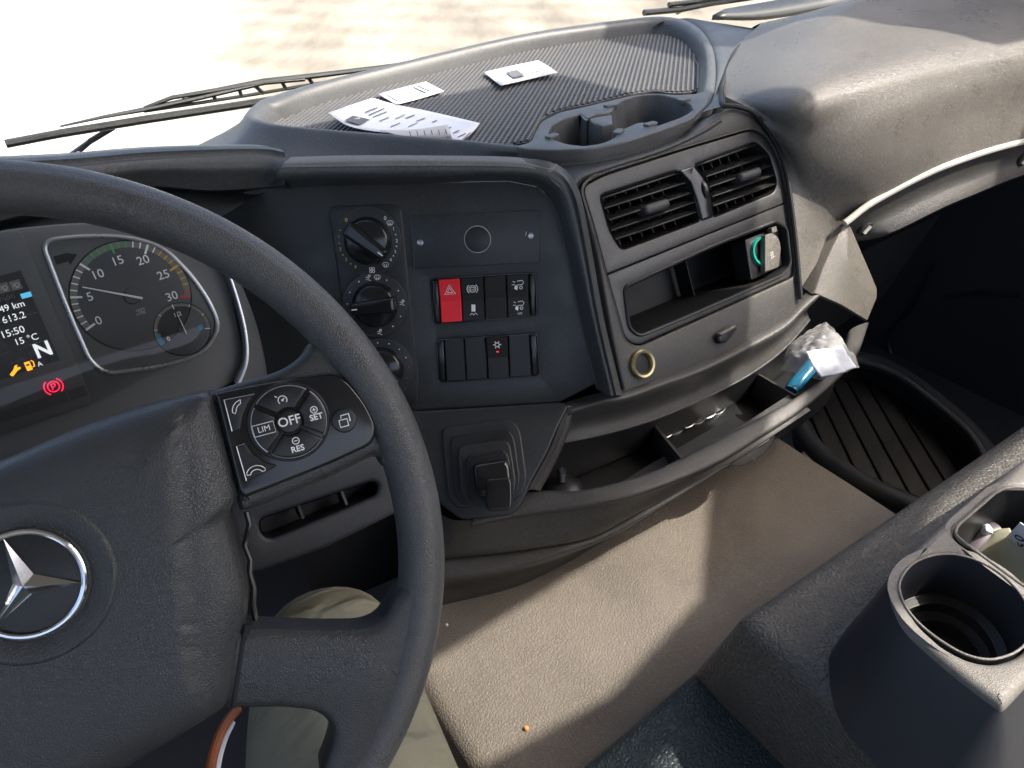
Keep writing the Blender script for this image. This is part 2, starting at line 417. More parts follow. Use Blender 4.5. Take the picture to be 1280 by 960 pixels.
# clear crinkled film
m = bpy.data.materials.new('clear_film'); m.use_nodes = True; nt = m.node_tree; b = nt.nodes['Principled BSDF']
b.inputs['Base Color'].default_value = (.85, .85, .85, 1); b.inputs['Roughness'].default_value = .18; b.inputs['Alpha'].default_value = .36
tc = nt.nodes.new('ShaderNodeTexCoord'); nz = nt.nodes.new('ShaderNodeTexNoise'); nz.inputs['Scale'].default_value = 70; nz.inputs['Detail'].default_value = 4
bp = nt.nodes.new('ShaderNodeBump'); bp.inputs['Strength'].default_value = .5; bp.inputs['Distance'].default_value = .003
nt.links.new(tc.outputs['Object'], nz.inputs['Vector']); nt.links.new(nz.outputs[0], bp.inputs['Height']); nt.links.new(bp.outputs[0], b.inputs['Normal'])
M['film'] = m
# ground: dusty yard with tracks, paler to the left
m = bpy.data.materials.new('dusty_yard_ground'); m.use_nodes = True; nt = m.node_tree; N = nt.nodes; L = nt.links; b = N['Principled BSDF']; b.inputs['Roughness'].default_value = .9
tc = N.new('ShaderNodeTexCoord'); n1 = N.new('ShaderNodeTexNoise'); n1.inputs['Scale'].default_value = .8; n1.inputs['Detail'].default_value = 8; n1.inputs['Roughness'].default_value = .62
dots = []
for ax, k in ((hr, 1.0), (hf, .28)):
    dp = N.new('ShaderNodeVectorMath'); dp.operation = 'DOT_PRODUCT'; dp.inputs[1].default_value = ax * k; L.new(tc.outputs['Object'], dp.inputs[0]); dots.append(dp)
cx = N.new('ShaderNodeCombineXYZ'); L.new(dots[0].outputs['Value'], cx.inputs[0]); L.new(dots[1].outputs['Value'], cx.inputs[1]); L.new(cx.outputs[0], n1.inputs['Vector'])   # worn along the driving direction
cr_ = N.new('ShaderNodeValToRGB'); e = cr_.color_ramp.elements; e[0].position = .36; e[0].color = (.19, .165, .13, 1); e[1].position = .62; e[1].color = (.37, .335, .275, 1)
L.new(n1.outputs[0], cr_.inputs[0])
wv = N.new('ShaderNodeTexWave'); wv.inputs['Scale'].default_value = .28; wv.inputs['Distortion'].default_value = 2.5; wv.inputs['Detail'].default_value = 3
mp = N.new('ShaderNodeMapping'); mp.inputs['Rotation'].default_value = (0, 0, rad(-35)); L.new(tc.outputs['Object'], mp.inputs[0]); L.new(mp.outputs[0], wv.inputs['Vector'])
mx = N.new('ShaderNodeMix'); mx.data_type = 'RGBA'; mx.blend_type = 'MULTIPLY'; mx.inputs[0].default_value = .18; L.new(cr_.outputs[0], mx.inputs[6]); L.new(wv.outputs[1], mx.inputs[7])
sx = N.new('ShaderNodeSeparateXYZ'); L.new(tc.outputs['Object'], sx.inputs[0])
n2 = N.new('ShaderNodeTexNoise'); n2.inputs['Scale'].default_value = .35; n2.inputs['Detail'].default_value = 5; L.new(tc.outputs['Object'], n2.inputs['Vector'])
m1 = N.new('ShaderNodeMath'); m1.operation = 'MULTIPLY_ADD'; m1.inputs[1].default_value = -.36; L.new(sx.outputs[1], m1.inputs[0]); L.new(sx.outputs[0], m1.inputs[2])   # x - .36 y: the colour turns paler left of this line
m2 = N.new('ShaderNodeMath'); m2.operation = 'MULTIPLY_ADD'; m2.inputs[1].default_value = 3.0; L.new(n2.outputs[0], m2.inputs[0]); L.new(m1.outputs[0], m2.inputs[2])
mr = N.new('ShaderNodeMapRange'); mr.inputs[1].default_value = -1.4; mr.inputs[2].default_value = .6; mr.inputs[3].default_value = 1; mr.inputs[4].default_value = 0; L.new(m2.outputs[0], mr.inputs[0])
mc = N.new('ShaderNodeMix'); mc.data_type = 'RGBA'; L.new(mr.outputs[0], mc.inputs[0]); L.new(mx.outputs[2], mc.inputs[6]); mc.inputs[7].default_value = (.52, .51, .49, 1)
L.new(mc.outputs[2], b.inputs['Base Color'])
M['ground'] = m
M['slab'] = mat('pale_ground', (.74, .73, .71), .85, var=.06, varscale=1.5)

# ------------------------------------------------------------------ surroundings (structure)
gz = -2.35
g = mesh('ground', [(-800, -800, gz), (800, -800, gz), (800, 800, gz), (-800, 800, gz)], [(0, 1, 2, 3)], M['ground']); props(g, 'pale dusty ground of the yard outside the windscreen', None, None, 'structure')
def slab(name, x0, x1, y0, y1, z0, z1, mt):
    v, f = box_vf(Vector((x0, y0, z0)), X * (x1 - x0), Y * (y1 - y0), Z * (z1 - z0)); o = mesh(name, v, f, mt); o['kind'] = 'structure'; return o
def shadepiece(name, pts):
    o = plate(name, HZ(.44), [Vector(p) for p in pts], 0, .05, M['ceil'], None, 0, bottom=True); o['kind'] = 'structure'; return o
# unseen overhead pieces added, outlines cut to shape the sun patches
shadepiece('shading_roof', [(-1.1, -1.25), (.845, -1.25), (.845, -.25), (.93, -.245), (.93, -.205), (.70, -.185), (.70, -.058), (1.12, -.045), (1.165, .0), (1.165, .07), (1.15, .3), (1.12, .62), (-1.1, .62)])
shadepiece('shading_corner', [(1.34, .78), (1.35, .47), (1.47, .225), (1.75, .205), (1.75, .78)])
shadepiece('shading_side', [(1.49, -.75), (1.85, -.75), (1.85, .13), (1.60, .13), (1.49, -.05)])
shadepiece('shading_bar', [(.93, -.205), (1.075, -.172), (1.25, -.022), (1.42, -.022), (1.42, -.205), (1.12, -.208), (.93, -.252)])
slab('rear_wall', -1.1, 1.66, -1.30, -1.25, -1.1, -.20, M['ceil'])
slab('left_wall', -1.16, -1.1, -1.25, 1.0, -1.1, -.12, M['ceil'])
slab('cab_floor', -1.16, 1.7, -1.25, 1.1, -1.12, -1.06, M['footwell'])
slab('front_bulkhead', -1.16, 1.7, 1.12, 1.17, -1.1, -.36, M['footwell'])
# the engine tunnel between the seats
def tunz(x, y): return TUNZ + .004 * noise.noise(Vector((x * 9, y * 9, 0))) + .007 * math.exp(-((x - .40) / .05) ** 2) * math.exp(-((y - .42) / .1) ** 2) 
xs = [.140 - .012, .140 - .006, .140 - .001, .146, .155] + [.155 + i * .014 for i in range(1, 39)]
ys = [.02 + i * .0155 for i in range(42)]
V = []; Fc = []
for j, y in enumerate(ys):
    for i, x in enumerate(xs):
        z = tunz(x, y); dz = 0
        if i < 5: dz = (-.16, -.05, -.012, -.003, -.0006)[i]
        wob = .006 * noise.noise(Vector((y * 5, 3, 1)))
        V.append((max(x + (wob if i < 5 else 0), .14 + (y - .485) * 3 + i * .0001), y, z + dz))
n = len(xs)
for j in range(len(ys) - 1):
    for i in range(n - 1): Fc.append((j * n + i, j * n + i + 1, (j + 1) * n + i + 1, (j + 1) * n + i))
# left flank and right flank go down to the floor
L0 = len(V)
for j, y in enumerate(ys): V.append((.118, y, -1.06)); V.append((xs[-1] + .03, y, -1.06))
for j in range(len(ys) - 1):
    Fc.append((j * n, (j + 1) * n, L0 + 2 * j + 2, L0 + 2 * j)); Fc.append((j * n + n - 1, L0 + 2 * j + 1, L0 + 2 * j + 3, (j + 1) * n + n - 1))
tun = mesh('engine_tunnel_floor', V, Fc, M['vinyl'], sharp=70); props(tun, 'brown grey vinyl engine cover between the seats, partly in sun', None, None, 'structure')

# ------------------------------------------------------------------ dashboard
D = thing('dashboard', 'dark grey truck dashboard with gauges, switches and air vents under the windscreen', 'dashboard', (0.4, .6, -.6))
S = lambda x, y, h=0: SWP.at(x, y, h)
Vn = lambda x, y, h=0: VENT.at(x, y, h)
# switch panel
SWO = [(244, 240), (345, 232), (636, 226), (676, 234), (694, 258), (710, 320), (726, 400), (745, 480), (700, 503), (520, 514), (337, 522), (326, 470), (292, 345), (262, 262)]
frame1 = fil(SWP.uvs([(539, 349), (669, 341), (671, 394), (543, 405)]), .004)
frame2 = fil(SWP.uvs([(546, 425), (671, 417), (674, 469), (550, 477)]), .004)
plate('switch_panel', SWP, SWP.uvs(SWO), -.03, 0, M['panel'], D, .0015, holes=[offs(ccw(frame1), .0004), offs(ccw(frame2), .0004)])
# hood round the switch panel
A = [S(*p) for p in [(335, 236), (420, 232), (520, 230), (630, 226), (674, 235), (693, 260), (709, 320), (725, 400), (746, 486)]]
B = [S(*p, .020) for p in [(343, 225), (420, 222), (520, 221), (640, 219), (683, 228), (702, 252), (719, 315), (738, 400), (760, 494)]]
Cc = [S(*p, .023) for p in [(352, 210), (420, 209), (520, 208), (640, 209), (690, 216), (714, 242), (728, 300), (746, 400), (768, 494)]]
C2 = [S(*p, .021) for p in [(355, 204), (420, 202), (520, 201), (640, 203), (693, 212), (718, 239), (732, 298), (750, 398), (772, 494)]]
Dd = [atz(x, y, c.z + .0015) for (x, y), c in zip([(364, 197), (430, 195), (520, 195), (640, 197), (697, 206)], C2)] + [Vn(723, 236, .004), Vn(737, 297, .004), Vn(755, 398, .004), Vn(778, 494, .004)]
hoodm = loft('panel_hood', [A, [a * .35 + b * .65 for a, b in zip(A, B)], B, [b * .5 + c * .5 + (SWP.n * .003) for b, c in zip(B, Cc)], Cc, C2, Dd], M['hood'], D, 5, 3, sharp=80)
tube('worn_edge', cr([a * .5 + b * .5 + SWP.n * .0022 for a, b in zip(B, Cc)][4:], 5), .0007, M['dash'], hoodm, 6)
tube('worn_edge', cr([p + SWP.n * .0006 for p in A[4:]], 5), .0006, M['dash'], hoodm, 6)
loft('hood_top_light', [[p + Z * .0006 for p in r[:5]] for r in (Cc, [a * .5 + b * .5 for a, b in zip(Cc, C2)], C2, Dd)], M['hoodlit'], hoodm, 5, 2, sharp=80)  # thin overlay that paints the hood's top strip lighter, as if lit
# left (cluster) hood
Lb = [dep(-90, 300, .575), dep(0, 276, .595), dep(100, 250, .63), dep(180, 233, .66), dep(262, 238, .69), dep(330, 234, .715), dep(356, 231, .70)]
Lm = [dep(-90, 245, .555), dep(0, 235, .58), dep(100, 222, .615), dep(180, 212, .645), dep(262, 211, .675), dep(330, 210, .70), dep(353, 211, .70)]
Lt = [dep(-90, 214, .56), dep(0, 211, .585), dep(100, 205.5, .62), dep(180, 198, .65), dep(262, 194, .68), dep(330, 193, .705), dep(357, 197, .71)]
Lk = [p + Y * .03 + Z * .0015 for p in Lt]
Lq = [p + Y * .26 - Z * .06 for p in Lt]
loft('gauge_hood', [Lb, [a * .5 + b * .5 for a, b in zip(Lb, Lm)], Lm, [a * .35 + b * .65 - F_ * .003 for a, b in zip(Lm, Lt)], Lt, Lk, Lq], M['hood'], D, 5, 4, sharp=80)
loft('hood_underside', [[CLU.at(-170, 350), CLU.at(0, 296), CLU.at(80, 286), CLU.at(165, 282), CLU.at(228, 294), S(330, 240), S(356, 236)], [p + F_ * .02 + Z * .002 for p in Lb], Lb], M['panel'], D, 5, 2, lin=True)

# centre panel with the fascia opening
CPO = [(722, 236), (738, 215), (780, 204), (848, 178), (896, 141), (912, 134), (938, 141), (962, 170), (978, 205), (986, 248), (999, 356), (1001, 374), (975, 408), (926, 432), (872, 459), (819, 478), (779, 497), (762, 420), (744, 320)]
FO = fil(VENT.uvs([(724, 233), (753, 218), (851, 187), (939, 161), (959, 174), (974, 208), (983, 255), (991, 346), (867, 402), (795, 434), (779, 425), (759, 354), (739, 280)]), [.012, .01, .02, .016, .012, .01, .02, .012, .03, .014, .012, .02, .02])
plate('centre_panel', VENT, fil(VENT.uvs(CPO), .008), -.03, .004, M['apron'], D, .003, holes=[FO])
tube('worn_edge', [VENT.w(p.x, p.y, .0038) for p in offs(ccw(FO), -.0012)], .0006, M['dash'], D, 6, closed=True)
FI = offs(ccw(FO), .0016)
def clip(poly, a, b, c):   # keep a*u+b*v+c >= 0
    out = []
    for i in range(len(poly)):
        p, q = poly[i - 1], poly[i]; dp, dq = a * p.x + b * p.y + c, a * q.x + b * q.y + c
        if (dp >= 0) != (dq >= 0): out.append(p + (q - p) * (dp / (dp - dq)))
        if dq >= 0: out.append(q)
    return out
sp, sq = VENT.uv(766, 340), VENT.uv(978, 255); dv = (sq - sp); nv = Vector((-dv.y, dv.x)).normalized()
k0 = -nv.dot(sp)
up_f = clip(FI, nv.x, nv.y, k0 - .0006); lo_f = clip(FI, -nv.x, -nv.y, -k0 - .0006)
VL = fil(VENT.uvs([(749, 245), (844, 214), (861, 231), (873, 276), (776, 312), (762, 291)]), [.006, .004, .006, .004, .006, .01])
VR = fil(VENT.uvs([(867, 207), (943, 178), (960, 195), (969, 228), (966, 240), (891, 271), (886, 243), (878, 220)]), [.004, .008, .006, .006, .006, .004, .01, .01])
SL = fil(VENT.uvs([(781, 361), (888, 311), (968, 280), (980, 287), (985, 331), (974, 342), (845, 398), (798, 417), (787, 409)]), [.005, .03, .006, .006, .008, .006, .03, .006, .006])
VLo, VRo = offs(ccw(VL), -.0012), offs(ccw(VR), -.0012)
plate('vent_fascia', VENT, up_f, -.012, .002, M['panel2'], D, .0014, holes=[VLo, VRo])
plate('slot_fascia', VENT, lo_f, -.012, .002, M['panel2'], D, .0014, holes=[offs(ccw(SL), -.0006)])
tube('slot_rim', [VENT.w(p.x, p.y, .0022) for p in offs(ccw(SL), -.0025)], .0021, M['black'], D, 8, closed=True)
well('slot_well', VENT, SL, .002, -.085, M['deep'], D, .004)
plate('slot_divider', Plane(Vn(880, 340, -.03), VENT.n, VENT.b), [Vector((-.05, -.03)), Vector((-.026, -.03)), Vector((-.026, .03)), Vector((-.05, .03))], -.0005, .0005, M['deep'], D, 0)

def air_vent(outline, slats, top, knob, side_l, side_r):
    v = well('air_vent', VENT, outline, .0, -.045, M['deep'], D, .003, label=None)
    c = ccw(outline); c2 = offs(c, -.0012); c3 = offs(c, .0006); m = len(c)
    V_ = [VENT.w(p.x, p.y, .0005) for p in c2] + [VENT.w(p.x, p.y, .003) for p in c] + [VENT.w(p.x, p.y, -.008) for p in c3]
    mesh('frame', V_, [(k * m + i, k * m + (i + 1) % m, (k + 1) * m + (i + 1) % m, (k + 1) * m + i) for k in (0, 1) for i in range(m)], M['slat'], v, sharp=60)
    for (a, b) in slats:                    # each louvre: a thin curved blade that tilts back and up
        A_, B_ = VENT.uv(*a), VENT.uv(*b); nn = Vector((-(B_ - A_).y, (B_ - A_).x)).normalized()
        rows = []
        for (off, h) in ((0, .0012), (.0008, .0016), (.0016, .0012), (.0075, -.016), (.0060, -.0165), (0, -.001)):
            rows.append([VENT.w(*(A_.lerp(B_, t) + nn * off), h + .0035 * (1 - (2 * t - 1) ** 2)) for t in [q / 8 for q in range(9)]])
        rows.append(rows[0])
        Vv = [p for r in rows for p in r]
        mesh('slat', Vv, [(j * 9 + i, j * 9 + i + 1, (j + 1) * 9 + i + 1, (j + 1) * 9 + i) for j in range(6) for i in range(8)], M['slat'], v, sharp=50)
    (a0, a1), (b0, b1) = top                 # vertical fins behind the slats
    for q in range(1, 7):
        t = q / 7; p0 = VENT.uv(a0[0] + (a1[0] - a0[0]) * t, a0[1] + (a1[1] - a0[1]) * t); p1 = VENT.uv(b0[0] + (b1[0] - b0[0]) * t, b0[1] + (b1[1] - b0[1]) * t)
        e = Vector((.0007, 0)); V_ = [VENT.w(*(p + s * e), h) for p in (p0, p1) for s in (-1, 1) for h in (-.017, -.036)]
        mesh('fin', V_, [(0, 1, 3, 2), (4, 6, 7, 5), (0, 4, 5, 1), (2, 3, 7, 6), (0, 2, 6, 4), (1, 5, 7, 3)], M['deep'], v)
    kk = VENT.uv(*knob); dd = (VENT.uv(*slats[1][1]) - VENT.uv(*slats[1][0])).normalized(); pp = Vector((-dd.y, dd.x))
    pts = [kk + dd * s * .0175 + pp * t * .0052 for s, t in ((-1, -1), (1, -1), (1, 1), (-1, 1))]
    plate('vent_knob', VENT, fil(pts, .005), -.004, .0125, M['pad'], v, .004)
    return v
air_vent(VL, [((755, 262), (858, 229)), ((761, 276.5), (864, 242)), ((764, 289.5), (867, 254)), ((767.5, 301), (870, 266)), ((750, 250), (847, 217.5))], (((752, 250), (850, 218)), ((774, 309), (872, 274))), (814, 260), 0, 0)
air_vent(VR, [((882, 222), (959, 195.5)), ((886, 235), (964, 207.5)), ((890, 247), (967, 219.5)), ((891, 258.5), (968, 231)), ((868, 209), (945, 181.5))], (((868, 208), (944, 181)), ((890, 270), (966, 239))), (930, 220), 0, 0)
# strip between the vents with its thumb wheel
bs = plate('vent_bridge', VENT, fil(VENT.uvs([(846, 214), (864, 208), (877, 224), (885, 245), (889, 272), (875, 277), (868, 250), (861, 230)]), .003), -.01, .0045, M['gloss'], D, .002)
Pt = Plane(Vn(872, 240, -.0075), VENT.b, VENT.n)
lathe('thumb_wheel', Pt, (0, 0), [(.002, -.003), (.0145, -.003), (.0155, -.0018), (.0155, .0018), (.0145, .003), (.002, .003)], M['slat'], bs, 36)
# power socket with its flap in the slot
plate('socket_panel', VENT, fil(VENT.uvs([(936, 299, ), (977, 282), (983, 331), (944, 350)]), .003), -.03, -.006, M['black'], D, .001)
sk = lathe('power_socket', VENT, VENT.uv(953, 314, -.004), [(.011, -.02), (.0135, 0), (.0165, .001), (.0172, -.001), (.0172, -.008)], M['socketgreen'], D, 40, -.003, sharp=30)
fl = plate('flap', VENT, fil(VENT.uvs([(957, 294), (966, 291), (974, 297), (977, 309), (974, 334), (957, 340)], .004), [.001, .003, .006, .006, .004, .001]), -.004, .0035, M['dash'], sk, .0008)
icon('flap_print', VENT, VENT.uv(965.5, 319, .004), .0032, [[(-1, -1), (1, -.6)], [(-1, .1), (1, .3)], [(-.6, 1), (.9, 1.1)], [(-.5, -1.2), (-.5, 1.3)], [(.4, -1), (.4, 1.3)]], M['paperback'], sk, .0008, .0038)
mesh('hinge', *box_vf(Vn(960, 292, -.003), VENT.a * .008, VENT.b * .006, VENT.n * .007), M['dash'], sk)
# latch and lighter socket on the apron
lt = plate('latch', VENT, fil(VENT.uvs([(893, 423), (897, 416), (918, 405), (919, 412), (906, 428), (897, 430)], .006), .003), .002, .011, M['black'], D, .003)
plate('latch_lip', VENT, fil(VENT.uvs([(897, 417), (918, 405), (920, 409), (900, 421)], .012), .0015), .009, .015, M['dash'], lt, .002)
lz = lathe('lighter_socket', VENT, VENT.uv(803, 455, .006), [(.0105, -.03), (.0105, .003), (.0120, .0052), (.0142, .0056), (.0158, .004), (.0162, -.002)], M['brass'], D, 48, .004, sharp=40)
disc('socket_base', VENT, VENT.uv(803, 455, .006), .0110, .003, .0046, M['deep'], lz)

# soft band between tray and centre panel, and between hood and centre panel
t1 = [atz(x, y, TZ - .018) for x, y in [(690, 205), (712, 205), (745, 202), (781, 195), (827, 180), (868, 164), (888, 152)]]
t2 = [Vn(x, y, .006) for x, y in [(716, 230), (727, 221), (752, 212), (785, 202), (838, 184), (878, 163), (900, 148)]]
t3 = [Vn(x, y, -.004) for x, y in [(722, 240), (735, 226), (757, 219), (790, 209), (843, 190), (885, 176), (908, 162)]]
loft('soft_band', [[p - Z * .02 + Y * .03 for p in t1], t1, [a * .5 + b * .5 + Z * .003 - Y * .003 for a, b in zip(t1, t2)], t2, t3], M['pad'], D, 5, 4, sharp=80)

# black groove between centre panel and passenger panel
gv = [atz(951, 35, -.250), atz(933, 50, -.256), atz(917, 68, -.262), atz(905, 98, -.268), Vn(902, 129, .005), Vn(920, 133, .006), Vn(942, 141, .006), Vn(964, 169, .006), Vn(980, 204, .006), Vn(988, 248, .006), Vn(995, 305, .006), Vn(1001, 374, .006)]
gv = [p * .9965 for p in gv]
tube('panel_seam', cr(gv, 4), .0030, M['deep'], D, 8)
ts0 = [atz(x, y, TZ - .001) for x, y in [(852, 23), (880, 38), (892, 62), (896, 92), (890, 126), (876, 142)]]
ts1 = [p + X * .006 - Z * .004 for p in [gv[0] + Y * .02, gv[0], gv[1], gv[2], gv[3], gv[4]]]
loft('tray_surround', [[p - Z * .02 - (p - ts0[2]) * .1 for p in ts0], ts0, [a * .5 + b * .5 + Z * .001 for a, b in zip(ts0, ts1)], ts1], M['rim'], D, 5, 4, sharp=80)
loft('surround_back', [[ts0[0] - X * .05, ts0[0], ts1[0], ts1[1]], [p + Y * .1 - Z * .06 for p in [ts0[0] - X * .05, ts0[0], ts1[0], ts1[1]]]], M['rim'], D, 3, 2, lin=True)
# passenger-side dash moulding
P0 = [atz(x, y, z) for x, y, z in [(944, 32, -.250), (1000, 18, -.228), (1070, -3, -.214), (1180, -42, -.208), (1330, -90, -.205), (1560, -160, -.205)]]
P1 = [atz(x, y, z) for x, y, z in [(912, 66, -.262), (985, 62, -.238), (1080, 38, -.224), (1190, 10, -.219), (1330, -30, -.217), (1560, -90, -.217)]]
P2 = [atz(x, y, z) for x, y, z in [(899, 112, -.270), (985, 122, -.250), (1062, 96, -.240), (1175, 66, -.235), (1320, 36, -.2395), (1560, -10, -.245)]]
P3 = [Vn(946, 143, .006)] + [atz(x, y, z) for x, y, z in [(1003, 172, -.292), (1078, 140, -.272), (1185, 106, -.264), (1320, 78, -.270), (1560, 40, -.295)]]
P4 = [Vn(984, 212, .006)] + [atz(x, y, z) for x, y, z in [(1022, 232, -.352), (1090, 198, -.325), (1190, 158, -.311), (1320, 128, -.321), (1560, 90, -.361)]]
P5 = [Vn(1001, 360, .006), Vn(1036, 303, .006)] + [atz(x, y, z) for x, y, z in [(1100, 246, -.378), (1194, 201, -.352), (1320, 166, -.359), (1560, 120, -.400)]]
P5[1] = atz(1050, 288, -.420)
pp_ = loft('passenger_panel', [[p + Y * .25 - Z * .16 for p in P0], P0, P1, P2, P3, P4, P5], M['dash'], D, 8, 6, sharp=80)
TS = [atz(1056, 279, -.402), P5[2] - Z * .002, P5[3] - Z * .002, P5[4] - Z * .002, P5[5]]
tube('lit_ledge_strip', cr(TS, 8), .0042, M['strip'], D, 10, flat=1.0)  # pale colour stands for the light caught on this ledge
Q1 = [p - Z * .004 + Y * .002 for p in TS]
Q2 = [atz(1066, 303, -.445), atz(1112, 293, -.430), atz(1200, 252, -.408), atz(1330, 206, -.412), atz(1570, 160, -.43)]
Q3 = [p + Y * .10 - Z * .03 for p in Q2]
Q4 = [p + Y * .40 - Z * .16 for p in Q2]
loft('glovebox_lip', [Q1, [a * .5 + b * .5 + Y * .004 for a, b in zip(Q1, Q2)], Q2, Q3, Q4], M['apron'], D, 8, 4, sharp=60)
for (x, y, z) in ((1079, 285, -.420), (1276, 199, -.384)):
    PL_ = Plane(atz(x, y, z) - Y * .004, (X * .75 - Y * .2 + Z * .5), Z)
    oc = disc('clip_recess', PL_, (0, 0), .0105, -.006, .0015, M['deep'], D, seg=20); 
    for v in oc.data.vertices:
        d = v.co - PL_.o; v.co = PL_.o + PL_.a * d.dot(PL_.a) + PL_.b * d.dot(PL_.b) * .62 + PL_.n * d.dot(PL_.n)
    tube('clip', [PL_.w(-.006, -.001, .003), PL_.w(.005, .002, .003)], .0024, M['strip'], oc, 8)

# pod fin at the right end of the shelf
fa = [Vn(1056, 277, .014), Vn(1040, 309, .014), Vn(1028, 338, .012), Vn(1019, 365, .012), atz(1052, 381, -.500), atz(1085, 402, -.526), atz(1097, 373, -.508), atz(1097, 361, -.498), atz(1062, 281, -.400)]
FNP = Plane(fa[0], fa[3] - fa[0], fa[6] - fa[0])
fa = [FNP.at(*q) for q in [(1056, 277), (1041, 309), (1028, 338), (1018, 367), (1052, 382), (1085, 402), (1097, 373), (1097, 361), (1063, 281)]]
cen = sum(fa, Vector()) / len(fa)
nf = (fa[0] - fa[3]).cross(fa[6] - fa[3]).normalized()
if nf.dot(cen) > 0: nf = -nf
VV = []; FF = []
m_ = len(fa)
for k, (sh, dd) in enumerate(((0, -.05), (0, -.004), (.012, -.0012), (.035, 0))):
    for p in fa: VV.append(p + (cen - p) * sh + (nf * dd if k else Y * .09 + X * .02 - Z * .0))
for k in range(3):
    for i in range(m_): FF.append((k * m_ + i, k * m_ + (i + 1) % m_, (k + 1) * m_ + (i + 1) % m_, (k + 1) * m_ + i))
VV.append(cen); FF += [(3 * m_ + i, 3 * m_ + (i + 1) % m_, 4 * m_) for i in range(m_)]
mesh('shelf_end_fin', VV, FF, M['dash'], D, sharp=50)

# shelf: back wall, liner, floor, front lip
ridge = [Vn(690, 520, -.03)] + [Vn(x, y, .006) for x, y in [(706, 510), (750, 497), (779, 492), (819, 478), (872, 459), (926, 433), (975, 406), (1000, 382), (1019, 365)]]
liner = [Vn(x, y, -.012) for x, y in [(660, 566), (690, 556), (735, 547), (766, 540), (819, 524), (872, 502), (926, 475), (965, 449), (991, 425), (1012, 400)]]
rd = [p - VENT.b * .007 + VENT.n * .004 for p in ridge]
loft('shelf_back', [[p + VENT.b * .004 - VENT.n * .006 for p in ridge], [p + VENT.n * .002 for p in ridge], rd, [a * .4 + b * .6 - VENT.n * .006 for a, b in zip(ridge, liner)], liner], M['apron'], D, 5, 4, sharp=80)
tube('liner_edge', cr(liner, 5), .0013, M['pad'], D, 8)
lin = [(600, 626, -.540), (667, 612, -.536), (721, 612, -.533), (766, 603, -.531), (809, 590, -.530), (851, 571, -.529), (926, 533, -.527), (1000, 492, -.524), (1046, 456, -.520), (1060, 414, -.522)]
lou = [(590, 655, -.548), (652, 642, -.543), (740, 630, -.539), (793, 619, -.537), (846, 600, -.536), (899, 576, -.535), (952, 544, -.533), (1010, 506, -.530), (1066, 452, -.524), (1086, 403, -.528)]
LI = [atz(*p) for p in lin]; LO = [atz(*p) for p in lou]
FZ = -.582
fb = [Vector((p.x, min(p.y + .008, .62), FZ)) for p in liner]; ff = [Vector((p.x, p.y + .004, FZ)) for p in LI]
loft('shelf_liner', [liner, [a + (b - a) * .9 for a, b in zip(liner, fb)], fb, [a * .5 + b * .5 for a, b in zip(fb, ff)], ff, [Vector((p.x, p.y + .002, -.56)) for p in LI], [p - Z * .004 for p in LI]], M['black'], D, 5, 3, sharp=60)
loft('shelf_lip', [[p - Z * .012 + Y * .001 for p in LI], [p - Z * .003 for p in LI], [a * .8 + b * .2 + Z * .002 for a, b in zip(LI, LO)], [a * .3 + b * .7 + Z * .002 for a, b in zip(LI, LO)], LO, [p - Z * .006 + Y * .002 for p in LO], [p - Z * .02 + Y * .012 for p in LO]], M['apron'], D, 6, 3, sharp=80)
for a, b, in (((817, 529), (853, 573)), ((941, 463), (994, 494))):      # dividers across the shelf
    pa, pb = atz(*a, -.548), atz(*b, -.531)
    d = (pb - pa).normalized(); sd = d.cross(Z).normalized() * .0016
    v_ = [pa - sd, pa + sd, pb - sd, pb + sd]; v_ = v_ + [Vector((p.x, p.y, FZ - .002)) for p in v_]
    mesh('shelf_divider', v_, [(0, 1, 3, 2), (0, 2, 6, 4), (1, 5, 7, 3), (0, 4, 5, 1), (2, 3, 7, 6)], M['apron'], D)
BPa, BPb, BPc = S(520, 512), S(700, 503), dep(612, 648, .757)
BP = Plane(BPa, BPb - BPa, (BPa - BPc))
# left end wall of the shelf: ridge down to the lip
w1 = [BP.at(704, 506, .003), BP.at(700, 530, .003), BP.at(684, 568, .003), BP.at(660, 612, .003)]
w2 = [BP.at(714, 508, -.006), BP.at(711, 532, -.014), BP.at(696, 570, -.018), BP.at(674, 612, -.016)]
loft('shelf_end_wall', [w1, [a * .5 + b * .5 + BP.n * .003 for a, b in zip(w1, w2)], w2, [p + Y * .06 - Z * .02 for p in w2]], M['apron'], D, 5, 4, sharp=80)

# brake panel with its lever
plate('brake_panel', BP, fil(BP.uvs([(498, 510), (520, 514), (702, 503), (712, 508), (700, 530), (684, 568), (664, 604), (652, 632), (640, 644), (577, 650), (548, 628), (500, 560)]), .006), -.03, .004, M['panel'], D, .003)
bz = None
for k, (q, h, mt) in enumerate((([(552, 535), (636, 523), (650, 535), (659, 600), (652, 622), (570, 636), (560, 620)], .008, 'panel'), ([(562, 546), (634, 536), (643, 546), (651, 603), (643, 622), (578, 632), (568, 618)], .012, 'black'),
                    ([(572, 558), (630, 549), (638, 556), (646, 606), (638, 624), (584, 631), (576, 620)], .016, 'panel'), ([(582, 570), (628, 561), (636, 569), (642, 608), (636, 625), (590, 630), (584, 620)], .021, 'black'))):
    o = plate('brake_bezel' if k == 0 else 'bezel_step', BP, fil(BP.uvs(q, h), [.008, .012, .008, .008, .01, .008, .008]), h - .012, h, M[mt], D if k == 0 else bz, .0016)
    if k == 0: bz = o
bl = plate('brake_lever', BP, fil(BP.uvs([(590, 580), (632, 573), (638, 582), (641, 612), (600, 622), (594, 612)], .026), .006), .015, .030, M['gloss'], D, .005)
plate('lever_grip', BP, fil(BP.uvs([(609, 598), (637, 596), (640, 604), (640, 634), (636, 638), (612, 640), (607, 634), (607, 604)], .05), .003), .022, .050, M['gloss'], bl, .0025)

